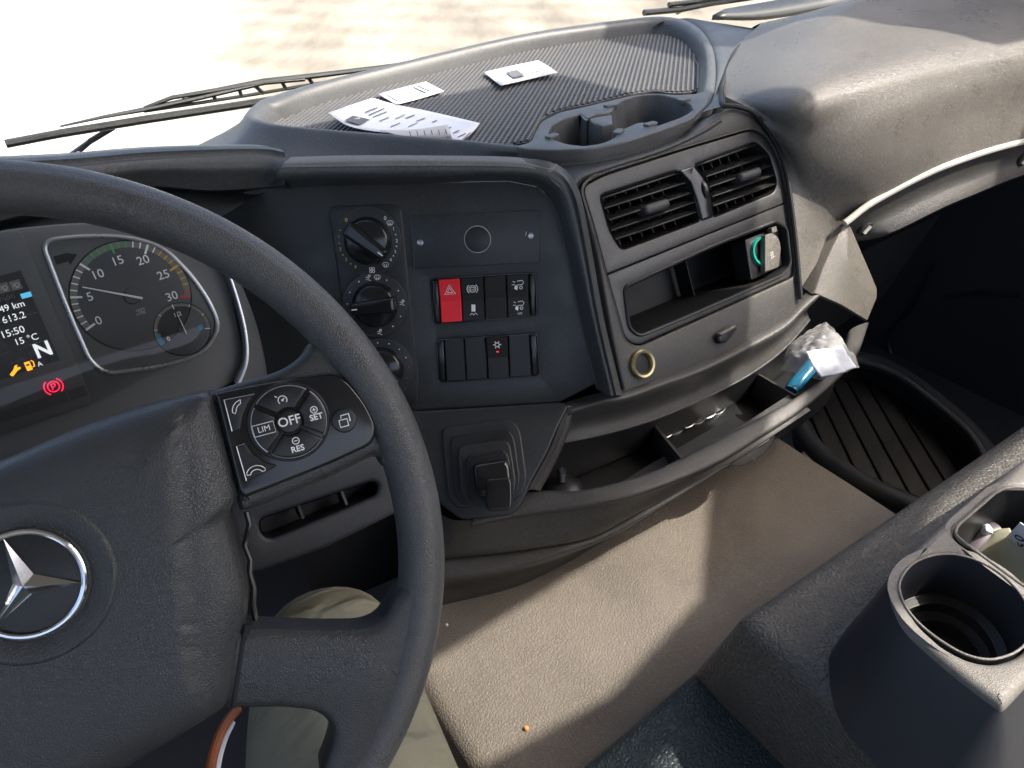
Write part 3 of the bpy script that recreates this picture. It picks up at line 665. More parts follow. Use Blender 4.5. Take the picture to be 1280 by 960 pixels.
# faces below the shelf
f0 = [atz(548, 640, -.546), atz(577, 651, -.543)] + LO[1:8]
f0 = [p - Z * .003 + Y * .004 for p in f0]
f1 = [atz(x, y, z) for x, y, z in [(535, 700, -.596), (563, 698, -.592), (655, 688, -.588), (735, 673, -.583), (790, 645, -.574), (850, 612, -.562), (899, 584, -.551), (952, 552, -.545), (1012, 512, -.538)]]
f2 = [p + Y * .03 + Z * .003 for p in f1]
loft('lower_face', [f0, [a * .5 + b * .5 for a, b in zip(f0, f1)], f1, f2], M['apron'], D, 5, 4, sharp=40)
r0 = [atz(x, y, z) for x, y, z in [(530, 712, -.598), (565, 711, -.596), (640, 700, -.594), (700, 688, -.590), (760, 668, -.585), (850, 614, -.566), (960, 548, -.549)]]
r1 = [atz(x, y, z) for x, y, z in [(530, 726, -.605), (570, 724, -.603), (645, 711, -.601), (708, 693, -.597), (770, 668, -.592), (853, 618, -.574), (962, 551, -.556)]]
r2 = [atz(x, y, z) for x, y, z in [(530, 764, -.650), (570, 755, -.650), (640, 737, -.650), (702, 708, -.650), (800, 652, -.65), (880, 601, -.65), (965, 556, -.65)]]
loft('lower_roll', [[p + Y * .05 for p in r0], [p + Y * .012 + Z * .002 for p in r0], r0, r1, [a * .5 + b * .5 + Y * .004 for a, b in zip(r1, r2)], r2, [p + Y * .03 - Z * .02 for p in r2]], M['apron'], D, 5, 4, sharp=70)
tube('screw_dot', [atz(608, 728, -.628), atz(609, 728.5, -.628)], .002, M['deep'], D, 8)
loft('dash_backing', [[Vector((.10, .60, -.50)), Vector((.5, .58, -.52)), Vector((1.2, .60, -.52))], [Vector((.10, .60, -.70)), Vector((.5, .58, -.70)), Vector((1.2, .66, -.70))]], M['deep'], D, 3, 2, lin=True)
# round flap under the lip
hz_ = atz(940, 560, -.553)
Pf = Plane(hz_ + Y * .004, X, Z * .8 + Y * .6)
ub = [Pf.uv(*p) for p in [(908, 577), (916, 582), (930, 581), (948, 572), (962, 560), (969, 548), (969, 540), (950, 552), (930, 564)]]
hf_ = plate('flap_handle', Pf, cr([(p.x, p.y, 0) for p in ub], 4, True), -.006, .0, M['slat'], D, .001)

# ---- storage tray on top of the dash
RO = [(306, 143), (319, 129), (337, 120), (400, 102), (512, 75), (662, 41), (775, 25), (824, 20.5), (858, 25), (880, 40), (892, 62), (895, 95), (888, 128), (865, 149), (827, 163), (785, 177), (738, 187), (690, 189), (640, 186), (576, 179), (480, 171.5), (375, 163), (322, 156)]
RI = [(324, 146), (334, 132), (352, 125), (403, 107), (514, 79), (663, 45), (776, 29), (822, 25), (850, 30), (868, 42), (880, 62), (881, 95), (874, 122), (858, 142), (822, 157), (782, 171), (738, 182), (692, 184), (642, 182), (577, 175.5), (482, 168), (378, 159.5), (338, 154)]
ro = [atz(x, y, TZ) for x, y in RO]; ri = [atz(x, y, TZ) for x, y in RI]
cenT = sum(ro, Vector()) / len(ro)
def outw(p, d, dz): q = (p - cenT); q.z = 0; q.normalize(); return p + q * d + Z * dz
sk1 = []; sk2 = []
for i, p in enumerate(ro):
    if i in (0, 1, 22, 21): d1, z1, d2, z2 = .022, -.022, .075, -.045
    elif 11 <= i <= 18: d1, z1, d2, z2 = .0, -.008, .001, -.020
    elif i == 10: d1, z1, d2, z2 = .002, -.010, .005, -.030
    elif i in (19, 20): d1, z1, d2, z2 = .006, -.014, .016, -.028
    else: d1, z1, d2, z2 = .004, -.012, .012, -.05
    sk1.append(outw(p, d1, z1)); sk2.append(outw(p, d2, z2))
wi = [p + (cenT - p).normalized() * .004 - Z * .010 for p in ri]; wb = [p + (cenT - p).normalized() * .009 - Z * (TZ - MATZ) for p in ri]
wb = [Vector((p.x, p.y, MATZ - .001)) for p in wb]
tr = loft('storage_tray', [sk2, sk1, [p - Z * .003 + (p - cenT).normalized() * .0012 for p in ro], [a * .75 + b * .25 + Z * .0012 for a, b in zip(ro, ri)], [a * .25 + b * .75 + Z * .0012 for a, b in zip(ro, ri)], [p - Z * .003 for p in ri], wi, wb], M['rim'], D, 5, 2, closed=True, sharp=70)
mpx = RI[:11] + [(881, 95), (875, 112), (846, 116.5), (818, 114.5), (790, 117.5), (762, 124), (734, 131), (699, 138.5), (676, 150), (668, 165), (661, 177), (642, 181)] + RI[19:]
matout = [(lambda p: p + (cenT - p).normalized() * (.006 if i < 11 or i > 22 else .0))(atz(x, y, MATZ if 10 < i < 23 else TZ)) for i, (x, y) in enumerate(mpx)]
matout = [Vector((p.x, p.y, 0)) for p in matout]
TM = HZ(MATZ)
ms = cr(matout, 3, True)
mt_ = plate('tray_mat', TM, [Vector((p.x, p.y)) for p in ms], -.004, 0, M['rubber'], D, 0)
mpoly = [Vector((p.x, p.y)) for p in ms]
def spans(poly, o, d):
    nrm = Vector((-d.y, d.x)); ts = []
    for i in range(len(poly)):
        p, q = poly[i - 1], poly[i]; a, b = (p - o).dot(nrm), (q - o).dot(nrm)
        if (a >= 0) != (b >= 0): ts.append((p + (q - p) * (a / (a - b)) - o).dot(d))
    ts.sort(); return list(zip(ts[::2], ts[1::2]))
rb = MB()
for ang, hh, wd in ((45, .0022, .0038), (-45, .0012, .0022)):
    d = Vector((math.cos(rad(ang)), math.sin(rad(ang)))); nrm = Vector((-d.y, d.x)); c0 = Vector((cenT.x, cenT.y))
    for k in range(-110, 111):
        o = c0 + nrm * (k * .0066)
        for (a, b) in spans(mpoly, o, d):
            if b - a < .01: continue
            a += .003; b -= .003
            q = [o + d * a - nrm * wd / 2, o + d * a + nrm * wd / 2, o + d * b - nrm * wd / 2, o + d * b + nrm * wd / 2, o + d * a, o + d * b]
            v_ = [TM.w(p.x, p.y, .0003) for p in q[:4]] + [TM.w((q[i].x + q[4 + i // 2].x) / 2, (q[i].y + q[4 + i // 2].y) / 2, hh) for i in range(4)]
            rb.add(v_, [(0, 4, 6, 2), (1, 3, 7, 5), (4, 5, 7, 6)])
rb.build('mat_ribs', M['rubber'], mt_, kind='stuff', sharp=20)
# cup holder insert
CHP = HZ(TZ + .0022)
ci = [(640, 182.5), (655, 180), (664, 176), (669, 165), (676, 152), (699, 140), (734, 132.5), (762, 125.5), (790, 119), (818, 116), (846, 118.5), (871, 117), (883, 112), (888, 118), (884, 131), (865, 148), (827, 162), (785, 176), (738, 186), (688, 187.5), (655, 186)]
hole = [(685, 167), (690, 156), (706, 147), (726, 142), (733, 148), (742, 143), (752, 142), (765, 139), (768, 133), (780, 124), (799, 119), (823, 118), (846, 123), (863, 130), (867, 140), (860, 148), (846, 153), (820, 157), (809, 152.5), (797, 153), (785, 158), (771, 165), (768, 172), (752, 179), (734, 182.5), (710, 180), (692, 174)]
hu = fil(CHP.uvs(hole), .006, 4)
ch = plate('cup_holder', CHP, fil(CHP.uvs(ci), .01), -.012, 0, M['rim'], D, .002, holes=[hu])
well('cup_well', CHP, hu, -.0018, -.040, M['rim'], ch, .007, sharp=50)
dv_ = plate('cup_divider', CHP, fil(CHP.uvs([(727, 142), (733, 149), (743, 145), (765, 142), (766, 153), (752, 156), (741, 152)]), .002), -.039, -.001, M['rim'], ch, .002)
for (x, y, a) in ((690, 171, 10), (763, 132.5, -10), (773, 165.5, 30), (813, 156, 0), (855, 125.5, -10)):
    u = CHP.uv(x, y); plate('cup_tab', CHP, fil([u + Vector((math.cos(rad(a)) * sx * .008 - math.sin(rad(a)) * sy * .0045, math.sin(rad(a)) * sx * .008 + math.cos(rad(a)) * sy * .0045)) for sx, sy in ((-1, -1), (1, -1), (1, 1), (-1, 1))], .003), -.004, .0022, M['rim'], ch, .001)

# ---- rotary knobs on their plate
plate('knob_plate', SWP, fil(SWP.uvs([(412, 264), (417, 257), (490, 254), (502, 262), (512, 370), (523, 480), (524, 506), (448, 509), (437, 430), (424, 350)]), .005), -.002, .0025, M['black'], D, .0012)
tube('plate_edge', [SWP.at(x, y, .0014) for x, y in [(448, 505), (437, 430), (424, 350), (413, 268), (419, 257), (455, 255), (490, 254), (501, 262), (506, 310), (512, 370), (523, 480)]], .0006, M['pad'], D, 6)
def knob(c, rp, ang, marks):
    u = SWP.uv(*c); R1 = rp * .79 / 960
    k = disc('rotary_knob', SWP, u, R1, .001, .0055, M['panel'], D, .001, 48)
    ring('dial_ring', SWP, u, R1 - .0006, .0006, M['pad'], k, .005)
    r2 = R1 * .70
    lathe('knob_body', SWP, u, [(0, .016), (r2 * .8, .0155), (r2 * .93, .0135), (r2, .006), (r2 + .0006, .005)], M['gloss'], k, 40, sharp=50)
    d = Vector((math.cos(rad(ang)), math.sin(rad(ang)))); e = Vector((-d.y, d.x))
    gp = [u + d * r2 * .98 * s + e * r2 * t for s, t in ((-1, -.34), (1, -.26), (1, .26), (-1, .34))]
    plate('grip', SWP, fil(gp, .003), .006, .023, M['gloss'], k, .0035)
    icon('pointer', SWP, u + d * r2 * .78, .003, [[(-.9, 0), (.9, 0)]], M['white'], k, .0011, .0233, rad(ang))
    for (a, s, mt, sz) in marks:
        q = u + Vector((math.cos(rad(a)), math.sin(rad(a)))) * R1 * .855
        if s == '.': icon('mark', SWP, q, .0007, [], M[mt], k, h=.0058, fills=[circ(0, 0, 1, 8)])
        elif s == 'fan': icon('fan_icon', SWP, q, .0026, [circ(-.5, .5, .45, 8), circ(.5, .5, .45, 8), circ(-.5, -.5, .45, 8), circ(.5, -.5, .45, 8)], M[mt], k, .0005, .0058)
        elif s == 'defrost': icon('defrost_icon', SWP, q, .003, [[(-1, .3), (-.5, .7), (.5, .7), (1, .3), (.7, -.5), (-.7, -.5), (-1, .3)], [(-.4, -.9), (-.3, .2)], [(.2, -.9), (.3, .2)]], M[mt], k, .0005, .0058)
        elif s == 'seat': icon('airflow_icon', SWP, q, .003, [[(-.9, .2), (-.1, -.1), (.1, -.9), (.6, -.9)], [(-.9, -.6), (-.4, -.6)], circ(.2, .5, .35, 8)], M[mt], k, .0006, .0058)
        else: text('numeral', s, SWP, q, sz, M[mt], k, rad(a - 90) * .0, .0057)
    return k
knob((461, 301), 39, -40, [(132, '0', 'yellow', .0052), (155, '.', 'yellow', 0), (168, '1', 'yellow', .0045), (181, '.', 'yellow', 0), (193, '2', 'yellow', .0045), (205, '.', 'yellow', 0), (216, '3', 'yellow', .0045), (228, '.', 'yellow', 0), (239, '4', 'yellow', .005),
                           (48, '0', 'white', .0052), (35, 'defrost', 'white', 0), (22, '1', 'white', .0045), (10, '.', 'white', 0), (-2, '2', 'white', .0045), (-13, '.', 'white', 0), (-24, '3', 'white', .0045), (-33, '.', 'white', 0), (-43, '4', 'white', .0045), (-57, 'defrost', 'white', 0), (-87, 'fan', 'white', 0)])
knob((470, 380), 38, 184, [(98, 'seat', 'white', 0), (80, 'defrost', 'white', 0), (120, '.', 'white', 0), (60, '.', 'white', 0), (150, '.', 'white', 0), (28, '.', 'white', 0), (2, 'seat', 'white', 0), (-28, '.', 'white', 0), (-55, '.', 'white', 0), (-85, 'seat', 'white', 0), (175, '.', 'white', 0)])
knob((479, 459), 37, 130, [(95, '.', 'white', 0), (70, '.', 'white', 0), (45, '.', 'white', 0), (22, '.', 'white', 0), (0, '.', 'redprint', 0), (-25, '.', 'redprint', 0), (125, '.', 'white', 0)])

# ---- blank plate
bp_ = plate('blank_plate', SWP, SWP.uvs([(513, 270), (675, 262.5), (674.5, 328), (518, 335.5)]), -.001, .0022, M['panel'], D, .0006)
tube('plate_edge', [SWP.at(x, y, .0022) for x, y in [(518, 335), (513, 270), (560, 268), (675, 262.5)]], .0004, M['pad'], bp_, 6)
for x, y in ((526, 303), (663, 294.5)):
    u = SWP.uv(x, y); s_ = lathe('screw', SWP, u, [(0, .0012), (.0012, .0012), (.0016, .0022), (.0026, .0020), (.003, 0)], M['silver'], bp_, 16, .0022)
ring('disc_groove', SWP, SWP.uv(597, 299), .0125, .0004, M['strip'], bp_, .0021)
disc('blank_disc', SWP, SWP.uv(597, 299), .0122, .001, .0030, M['black'], bp_, .0008)
icon('screw_mark', SWP, SWP.uv(522, 303), .002, [[(.3, -1), (-.2, 0), (.3, 1)]], M['white'], bp_, .0004, .0025)
icon('screw_mark', SWP, SWP.uv(657, 292), .002, [[(-.2, -1), (.2, 0), (.2, 1)]], M['white'], bp_, .0004, .0025)

# ---- rocker switches
for fr in (frame1, frame2):
    fo = offs(ccw(fr), -.0012)
    fr_ = plate('switch_frame', SWP, fo, -.002, .0022, M['gloss'], D, .0012, holes=[offs(ccw(fr), .0006)])
    well('frame_well', SWP, fr, .0005, -.02, M['deep'], fr_, 0)
def rocker(tl, tr_, br, bl_, mt, fn=None, lo=None, name='rocker_switch', label=None, tilt=1):
    a, b, c, d = [SWP.uv(*p) for p in (tl, tr_, br, bl_)]
    ml, mr_ = a.lerp(d, .52), b.lerp(c, .52)
    hgt = [.0045, .0005, .0038] if tilt else [.002, .002, .002]
    g = .00045
    def sh(p, q): return p + (q - p).normalized() * g
    V_ = []
    for (l, r, h) in ((sh(a, b), sh(b, a), hgt[0]), (sh(ml, mr_), sh(mr_, ml), hgt[1]), (sh(d, c), sh(c, d), hgt[2])):
        V_ += [SWP.w(l.x, l.y, -.012), SWP.w(l.x, l.y, h - .0008), SWP.w(*(l + (r - l).normalized() * .0008), h), SWP.w(*(r + (l - r).normalized() * .0008), h), SWP.w(r.x, r.y, h - .0008), SWP.w(r.x, r.y, -.012)]
    F2 = [(6 * j + i, 6 * j + i + 1, 6 * j + 7 + i, 6 * j + 6 + i) for j in (0, 1) for i in range(5)] + [(0, 1, 2, 3, 4, 5), (12, 17, 16, 15, 14, 13)]
    o = mesh(name, V_, F2, mt, D, label=label, sharp=18)
    def sub(t, h0, h1):    # a plane on the upper or lower half
        up_ = SWP.w(*(a.lerp(b, .5)), hgt[0]), SWP.w(*(ml.lerp(mr_, .5)), hgt[1]), SWP.w(*(d.lerp(c, .5)), hgt[2])
        p, q = (up_[1], up_[0]) if t else (up_[2], up_[1])
        return Plane(p.lerp(q, .5), SWP.w(*b, 0) - SWP.w(*a, 0), q - p)
    if fn: fn(sub(1, 0, 0), o)
    if lo: lo(sub(0, 0, 0), o)
    return o
W_ = M['white']
def ic_haz(P, o): icon('warning_icon', P, (0, .0005), .0052, [[(-1, -.8), (1, -.8), (0, .95), (-1, -.8)], [(-.5, -.5), (.5, -.5), (0, .4), (-.5, -.5)]], W_, o, .0009, .0006)
def ic_brk(P, o): icon('brake_icon', P, (0, 0), .0045, [circ(0, 0, .75), arc(0, 0, 1.15, 130, 230), arc(0, 0, 1.15, -50, 50), [(-.4, -.25), (.4, -.25), (.4, .3), (-.4, .3), (-.4, -.25)]], W_, o, .0007, .0006)
def ic_susp(P, o): icon('suspension_icon', P, (0, .001), .0045, [[(-.8, -1.3), (-.4, -.9), (0, -1.3), (.4, -.9), (.8, -1.3)]], W_, o, .0006, .0006, fills=[[(-.45, -.5), (.4, -.6), (.5, .9), (-.35, 1)]])
def ic_truck(P, o): icon('truck_light_icon', P, (0, .0005), .0048, [[(-.2, .1), (.9, .1), (1.2, .6), (.9, 1), (-.1, .9)], circ(.6, -.5, .3, 8), [(-.5, .7), (-1, .9)], [(-.6, .2), (-1.2, .2)]], W_, o, .0006, .0006, fills=[[(-.8, -.6), (-.2, -1), (.0, -.2), (-.5, .1)]])
def ic_truck2(P, o):
    icon('truck_light_icon', P, (0, .001), .0046, [[(-.2, .1), (.9, .1), (1.2, .6), (.9, 1), (-.1, .9)], circ(.6, -.5, .3, 8), [(-.5, .7), (-1, .9)], [(-.6, .2), (-1.2, .2)]], W_, o, .0006, .0006, fills=[[(-.8, -.6), (-.2, -1), (.0, -.2), (-.5, .1)]])
    text('off_print', 'OFF', P, (.001, -.0065), .0026, W_, o, 0, .0004)
def ic_snow(P, o):
    icon('snowflake_icon', P, (0, .003), .0042, [[(math.cos(rad(60 * k)) * .35, math.sin(rad(60 * k)) * .35), (math.cos(rad(60 * k)), math.sin(rad(60 * k)))] for k in range(6)] + [circ(0, 0, .5, 10)], W_, o, .0009, .0006)
    icon('indicator_lamp', P, (0, -.0045), .001, [], M['lamp_red'], o, fills=[[(-1.2, -.5), (1.2, -.5), (1.2, .5), (-1.2, .5)]], h=.0006)
t1x, t1b = [547.5, 575.5, 604.5, 632.5, 661], [551.5, 578.5, 606.5, 634.5, 663]
def yt(x): return 349.5 - (x - 547) * .066
def yb(x): return 402.5 - (x - 549) * .066
rocker((t1x[0], yt(547)), (t1x[1], yt(576)), (t1b[1], yb(578)), (t1b[0], yb(551)), M['red'], ic_haz, label='red hazard rocker switch')
rocker((t1x[1], yt(576)), (t1x[2], yt(605)), (t1b[2], yb(606)), (t1b[1], yb(578)), M['black'], ic_brk, ic_susp, label='black rocker switch with brake symbol')
rocker((t1x[2], yt(605)), (t1x[3], yt(633)), (t1b[3], yb(634)), (t1b[2], yb(606)), M['black'], label='blank black rocker switch')
rocker((t1x[3], yt(633)), (t1x[4], yt(661)), (t1b[4], yb(663)), (t1b[3], yb(634)), M['black'], ic_truck, ic_truck2, label='black rocker switch with two vehicle symbols')
for q in (((540, 350.5), (547, 350), (551, 402.5), (543.5, 403.5)), ((661.5, 342.5), (668, 342), (670, 394), (663.5, 395))):
    plate('switch_end_cap', SWP, SWP.uvs(q), -.01, .003, M['gloss'], D, .0015)
s2t, s2b = [555, 580, 607, 635, 662], [558, 583, 610, 637, 665]
def yt2(x): return 425 - (x - 546) * .064
def yb2(x): return 476 - (x - 549) * .064
for q in (((547, 426), (554.5, 425.5), (557.5, 475), (550.5, 475.5)), ((662.5, 418.5), (670, 418), (673, 468), (665.5, 468.5))):
    plate('switch_end_cap', SWP, SWP.uvs(q), -.01, .003, M['gloss'], D, .0015)
for i in range(4):
    rocker((s2t[i], yt2(s2t[i])), (s2t[i + 1], yt2(s2t[i + 1])), (s2b[i + 1], yb2(s2b[i + 1])), (s2b[i], yb2(s2b[i])), M['black'], ic_snow if i == 2 else None, label='black rocker switch with snowflake symbol' if i == 2 else 'blank black rocker switch', tilt=1 if i == 2 else 0)

# ---- instrument cluster
CFO = [(-170, 360), (-100, 320), (0, 287), (80, 279), (170, 276), (250, 300), (287, 345), (306, 440), (300, 472), (250, 502), (120, 548), (0, 583), (-170, 640)]
plate('cluster_face', CLU, fil(CLU.uvs(CFO), .012), -.02, 0, M['cluster'], D, .002)
Bz = [(57, 320), (61, 309), (71, 303), (102, 296), (140, 293.5), (172, 298), (202.5, 308), (221, 324), (240, 345), (261, 376), (271, 403), (271, 413), (261, 432), (240, 447), (207, 457), (144, 465), (130, 464), (117, 455), (107, 438)]
bzp = fil(CLU.uvs([(52, 301), (105, 294.5), (160, 296), (204, 308), (240, 345), (262, 377), (275, 408), (256, 441), (205, 458), (133, 467), (113, 451), (84, 385)]), [.010, .02, .02, .02, .02, .02, .016, .02, .02, .012, .01, .02], 6)
tube('gauge_bezel', [CLU.w(p.x, p.y, .0012) for p in bzp], .0017, M['silver'], D, 8, closed=True)
def ang_of(P, c, p): q = P.uv(*p) - c; return math.degrees(math.atan2(q.y, q.x))
def gauge(name, cpx, edge_px, a0px, a1px, n, majors, minor, colf, numf, needle, label):
    c = CLU.uv(*cpx); r = sum((CLU.uv(*e) - c).length for e in edge_px) / len(edge_px)
    a0, a1 = ang_of(CLU, c, a0px), ang_of(CLU, c, a1px)
    while a0 < a1: a0 += 360
    gd = disc(name, CLU, c, r, .0002, .0010, M['gauge'], D, .0004, 64, label=label)
    ring('dial_lip', CLU, c, r, .0005, M['deep'], gd, .0008)
    mb = MB(); pt = lambda rr, a: Vector((c.x + rr * math.cos(rad(a)), c.y + rr * math.sin(rad(a))))
    def T(v): return a0 + (a1 - a0) * v / n
    m1 = 60
    outer = [pt(r * .985, T(n * i / m1)) for i in range(m1 + 1)]; inner = [pt(r * .875, T(n * i / m1)) for i in range(m1 + 1)]
    Vb = [CLU.w(p.x, p.y, .0012) for p in outer] + [CLU.w(p.x, p.y, .0012) for p in inner]
    mesh('scale_band', Vb, [(i, i + 1, m1 + 2 + i, m1 + 1 + i) for i in range(m1)], M['band'], gd)
    k = 0
    while k <= n + 1e-6:
        mj = any(abs(k - q) < 1e-6 for q in majors); a = T(k)
        v, f = stroke_vf(CLU, [pt(r * (.80 if mj else .875), a), pt(r * .985, a)], r * (.036 if mj else .022), .0016)
        mesh('tick', v, f, M[colf(k, mj)], gd); k += minor
    for (v, s, sz, rr) in numf:
        if abs(v) < 1e6:
            p = pt(r * rr, T(v)); text('numeral', s, CLU, p, sz, M['white'], gd, rad(2), .0013, bold=.00006)
    ctr = CLU.uv(*needle[0]); tip = CLU.uv(*needle[1])
    d = (tip - ctr).normalized(); e = Vector((-d.y, d.x)); wd = r * .016
    plate('needle', CLU, [ctr - e * wd * 1.3, tip - e * wd * .6, tip + e * wd * .6, ctr + e * wd * 1.3], .0028, .0042, M['strip'] if False else M['white'], gd, .0003)
    disc('hub', CLU, c, r * .15, .0008, .0030, M['gauge'], gd, .001)
    return gd, c, r, pt, T
g1, c1, r1, pt1, T1 = gauge('tachometer', (165.5, 370), [(89, 372), (160, 301.5), (242, 371)], (111, 410), (241, 371), 30, [0, 5, 10, 15, 20, 25, 30], 1,
      lambda k, mj: 'green' if 11 <= k <= 17.5 and (k == 15 or not mj) and k in (11, 12, 13, 14, 15, 16, 17) else ('orange' if 21.5 <= k < 28.5 else ('redprint' if k > 28.5 else 'white')),
      [(0, '0', .0096, .72), (5, '5', .0096, .68), (10, '10', .0096, .66), (15, '15', .0096, .66), (20, '20', .0096, .68), (25, '25', .0096, .66), (30, '30', .0096, .66)], ((178, 373), (103, 359)), 'large round rev counter reading about seven hundred')
text('rpm_print', 'rpm', CLU, CLU.uv(175, 387), .0042, M['paperback'], g1, 0, .0012); text('rpm_print', 'x100', CLU, CLU.uv(176, 391.5), .0036, M['paperback'], g1, 0, .0012)
g2, c2_, r2_, pt2, T2 = gauge('small_gauge', (228, 411.5), [(193, 405), (222, 379), (263.5, 410)], (204.5, 429), (260, 410.5), 6, [0, 3, 6], 1,
      lambda k, mj: 'blue' if k < .5 else 'white', [(0.05, '0', .005, .62), (3.1, '1/2', .0050, .58)], ((233, 418), (221, 392)), 'small level gauge at the lower right of the rev counter')
mb = MB()
for k in range(6):
    a = T2(.08 + k * .12); mb.add(*stroke_vf(CLU, [pt2(r2_ * .8, a), pt2(r2_ * .985, a)], .0011, .0017))
mb.build('blue_ticks', M['blue'], g2)
icon('pump_icon', CLU, CLU.uv(251, 409), .0022, [], M['blue'], g2, h=.0014, fills=[[(-1, -1), (.8, -1), (.8, 1), (-1, 1)]])
icon('turn_arrow', CLU, CLU.uv(85, 322), .0058, [], M['deep'], D, h=.0006, fills=[[(-1.6, -.5), (-.1, -.5), (-.1, -1), (1.2, .1), (-.1, .7), (-.1, .6), (-1.6, .6)]], rot=rad(0))
# display
DSP = [(-120, 330), (0, 297), (27, 289), (114, 497), (112, 505), (0, 543), (-120, 590)]
dsp = plate('display_frame', CLU, fil(CLU.uvs(DSP), .003), .0, .0012, M['cluster'], D, .0005)
plate('display_screen', CLU, CLU.uvs([(-120, 372), (0, 345), (26, 338), (75, 450), (0, 475), (-120, 520)]), .0012, .0016, M['scr'], dsp, 0)
tube('screen_line', [CLU.at(-60, 420, .0017), CLU.at(0, 403, .0017), CLU.at(47, 390, .0017)], .0004, M['cluster'], dsp, 6)
tube('screen_line', [CLU.at(-60, 462, .0017), CLU.at(0, 443, .0017), CLU.at(60, 424, .0017)], .0004, M['cluster'], dsp, 6)
def tx(s, x, y, sz, mt, bold=0, al='CENTER'): return text('screen_text', s, CLU, CLU.uv(x, y), sz, M[mt], dsp, rad(0), .0018, align=al, bold=bold)
tx('049 km', 31, 379, .0068, 'scrtext', al='RIGHT'); tx('3 613.2', 32, 393, .0072, 'scrtext', al='RIGHT'); tx('camión', 19, 369, .0062, 'ink', al='RIGHT')
tx('15:50', 31, 411, .0075, 'scrtext', al='RIGHT'); tx('15 °C', 48, 420, .0070, 'scrtext', al='RIGHT'); tx('N', 54, 437.5, .0155, 'scrtext', .0004)
tx('km/h', 22, 451, .0048, 'ink'); tx('A', 50, 455, .0052, 'scrtext')
icon('ok_icon', CLU, CLU.uv(33, 369), .0032, [], M['scrblue'], dsp, h=.0019, fills=[[(-1.1, -.6), (1.1, -.6), (1.1, .6), (-1.1, .6)]])
for x, y in ((20, 356.5), (5, 360)):
    icon('grey_icon', CLU, CLU.uv(x, y), .0036, [], M['band'], dsp, h=.0018, fills=[[(-1, -1), (1, -1), (1, 1), (-1, 1)]])
    icon('icon_lines', CLU, CLU.uv(x, y), .0026, [circ(.3, 0, .55, 9), [(-.9, -.4), (-.3, .2), (-.8, .7)], [(-.4, -.8), (.7, -.8)]], M['strip'], dsp, .0005, .0021)
icon('wrench_lamp', CLU, CLU.uv(19, 463), .0040, [[(-.9, -.7), (.3, .2)]], M['lamp_orange'], dsp, .0026, .0019, fills=[[(.1, -.2), (.6, -.1), (1.1, .1), (.9, .5), (.7, .3), (.5, .6), (.8, .9), (.3, .9), (-.1, .4)]])
icon('fuel_lamp', CLU, CLU.uv(37, 457), .0038, [[(.4, -.4), (.8, -.4), (.9, .6), (.55, .9)]], M['lamp_orange'], dsp, .0008, .0019, fills=[[(-.7, -.9), (.3, -.9), (.3, .05), (-.7, .05)], [(-.7, .45), (.3, .45), (.3, .9), (-.7, .9)], [(-.7, 0), (-.5, 0), (-.5, .5), (-.7, .5)], [(.1, 0), (.3, 0), (.3, .5), (.1, .5)]])
icon('parking_brake_lamp', CLU, CLU.uv(67, 483), .0056, [circ(0, 0, .72, 18), arc(0, 0, 1.15, 125, 235), arc(0, 0, 1.15, -55, 55), [(-.2, -.4), (-.2, .4), (.2, .38), (.28, .15), (.15, -.02), (-.2, -.03)]], M['lamp_red'], dsp, .0009, .0019)
for x, y in ((97, 491), (73, 499), (50, 506), (27, 513), (4, 520)):
    plate('dark_lamp_field', CLU, [CLU.uv(x, y) + Vector((sx * .0062, sy * .0042)) for sx, sy in ((-1, -1), (1, -1), (1, 1), (-1, 1))], .001, .0015, M['gauge'], dsp, 0)
plate('cover_glass', CLU, fil(CLU.uvs([(-150, 335), (0, 290), (105, 292), (160, 294), (206, 306), (242, 343), (264, 376), (277, 408), (258, 443), (206, 460), (118, 505), (0, 545), (-150, 590)], .008), .006), .0068, .0080, M['cover'], D, 0)
# binnacle wall right of the gauges
b0 = [CLU.at(x, y, .002) for x, y in [(225, 290), (262, 318), (284, 352), (300, 410), (303, 448), (292, 478)]]
b1 = [CLU.at(x, y, .012) for x, y in [(245, 290), (276, 322), (290, 352), (306, 408), (309, 450), (298, 482)]]
b2 = [CLU.at(x, y, -.02) for x, y in [(262, 295), (290, 330), (303, 358), (322, 410), (334, 470), (330, 510)]]
loft('binnacle_wall', [b0, b1, b2, [p - CLU.n * .06 for p in b2]], M['cluster'], D, 5, 4, sharp=80)
tube('binnacle_edge', cr(b1, 4), .0012, M['silver'], D, 6)
slab_ = mesh('binnacle_back', *box_vf(Vector((-1.05, .76, -.75)), X * 1.19, Y * .02, Z * .49), M['deep'], D)
tube('panel_gap', [SWP.at(x, y, .0006) for x, y in [(262, 240), (276, 285), (292, 345), (312, 405), (334, 472)]], .0016, M['deep'], D, 6)
# column shroud seen under the steering wheel spoke
SH = Plane(dep(400, 640, .60), X, Z * .85 + Y * .5)
sl1 = fil(SH.uvs([(324, 650), (466, 602), (473, 606), (471, 619), (340, 674), (328, 668)]), .008)
shr = plate('column_shroud', SH, SH.uvs([(280, 640), (330, 590), (480, 540), (500, 560), (500, 640), (410, 684), (324, 716), (290, 720)]), -.04, 0, M['footwell'], D, .004, holes=[sl1])
well('shroud_slot', SH, sl1, -.001, -.03, M['deep'], shr)
for x, y in ((425, 628), (372, 645)): mesh('slot_fin', *box_vf(SH.at(x, y, -.02), SH.a * .002, SH.b * .022 , SH.n * .018), M['black'], shr)

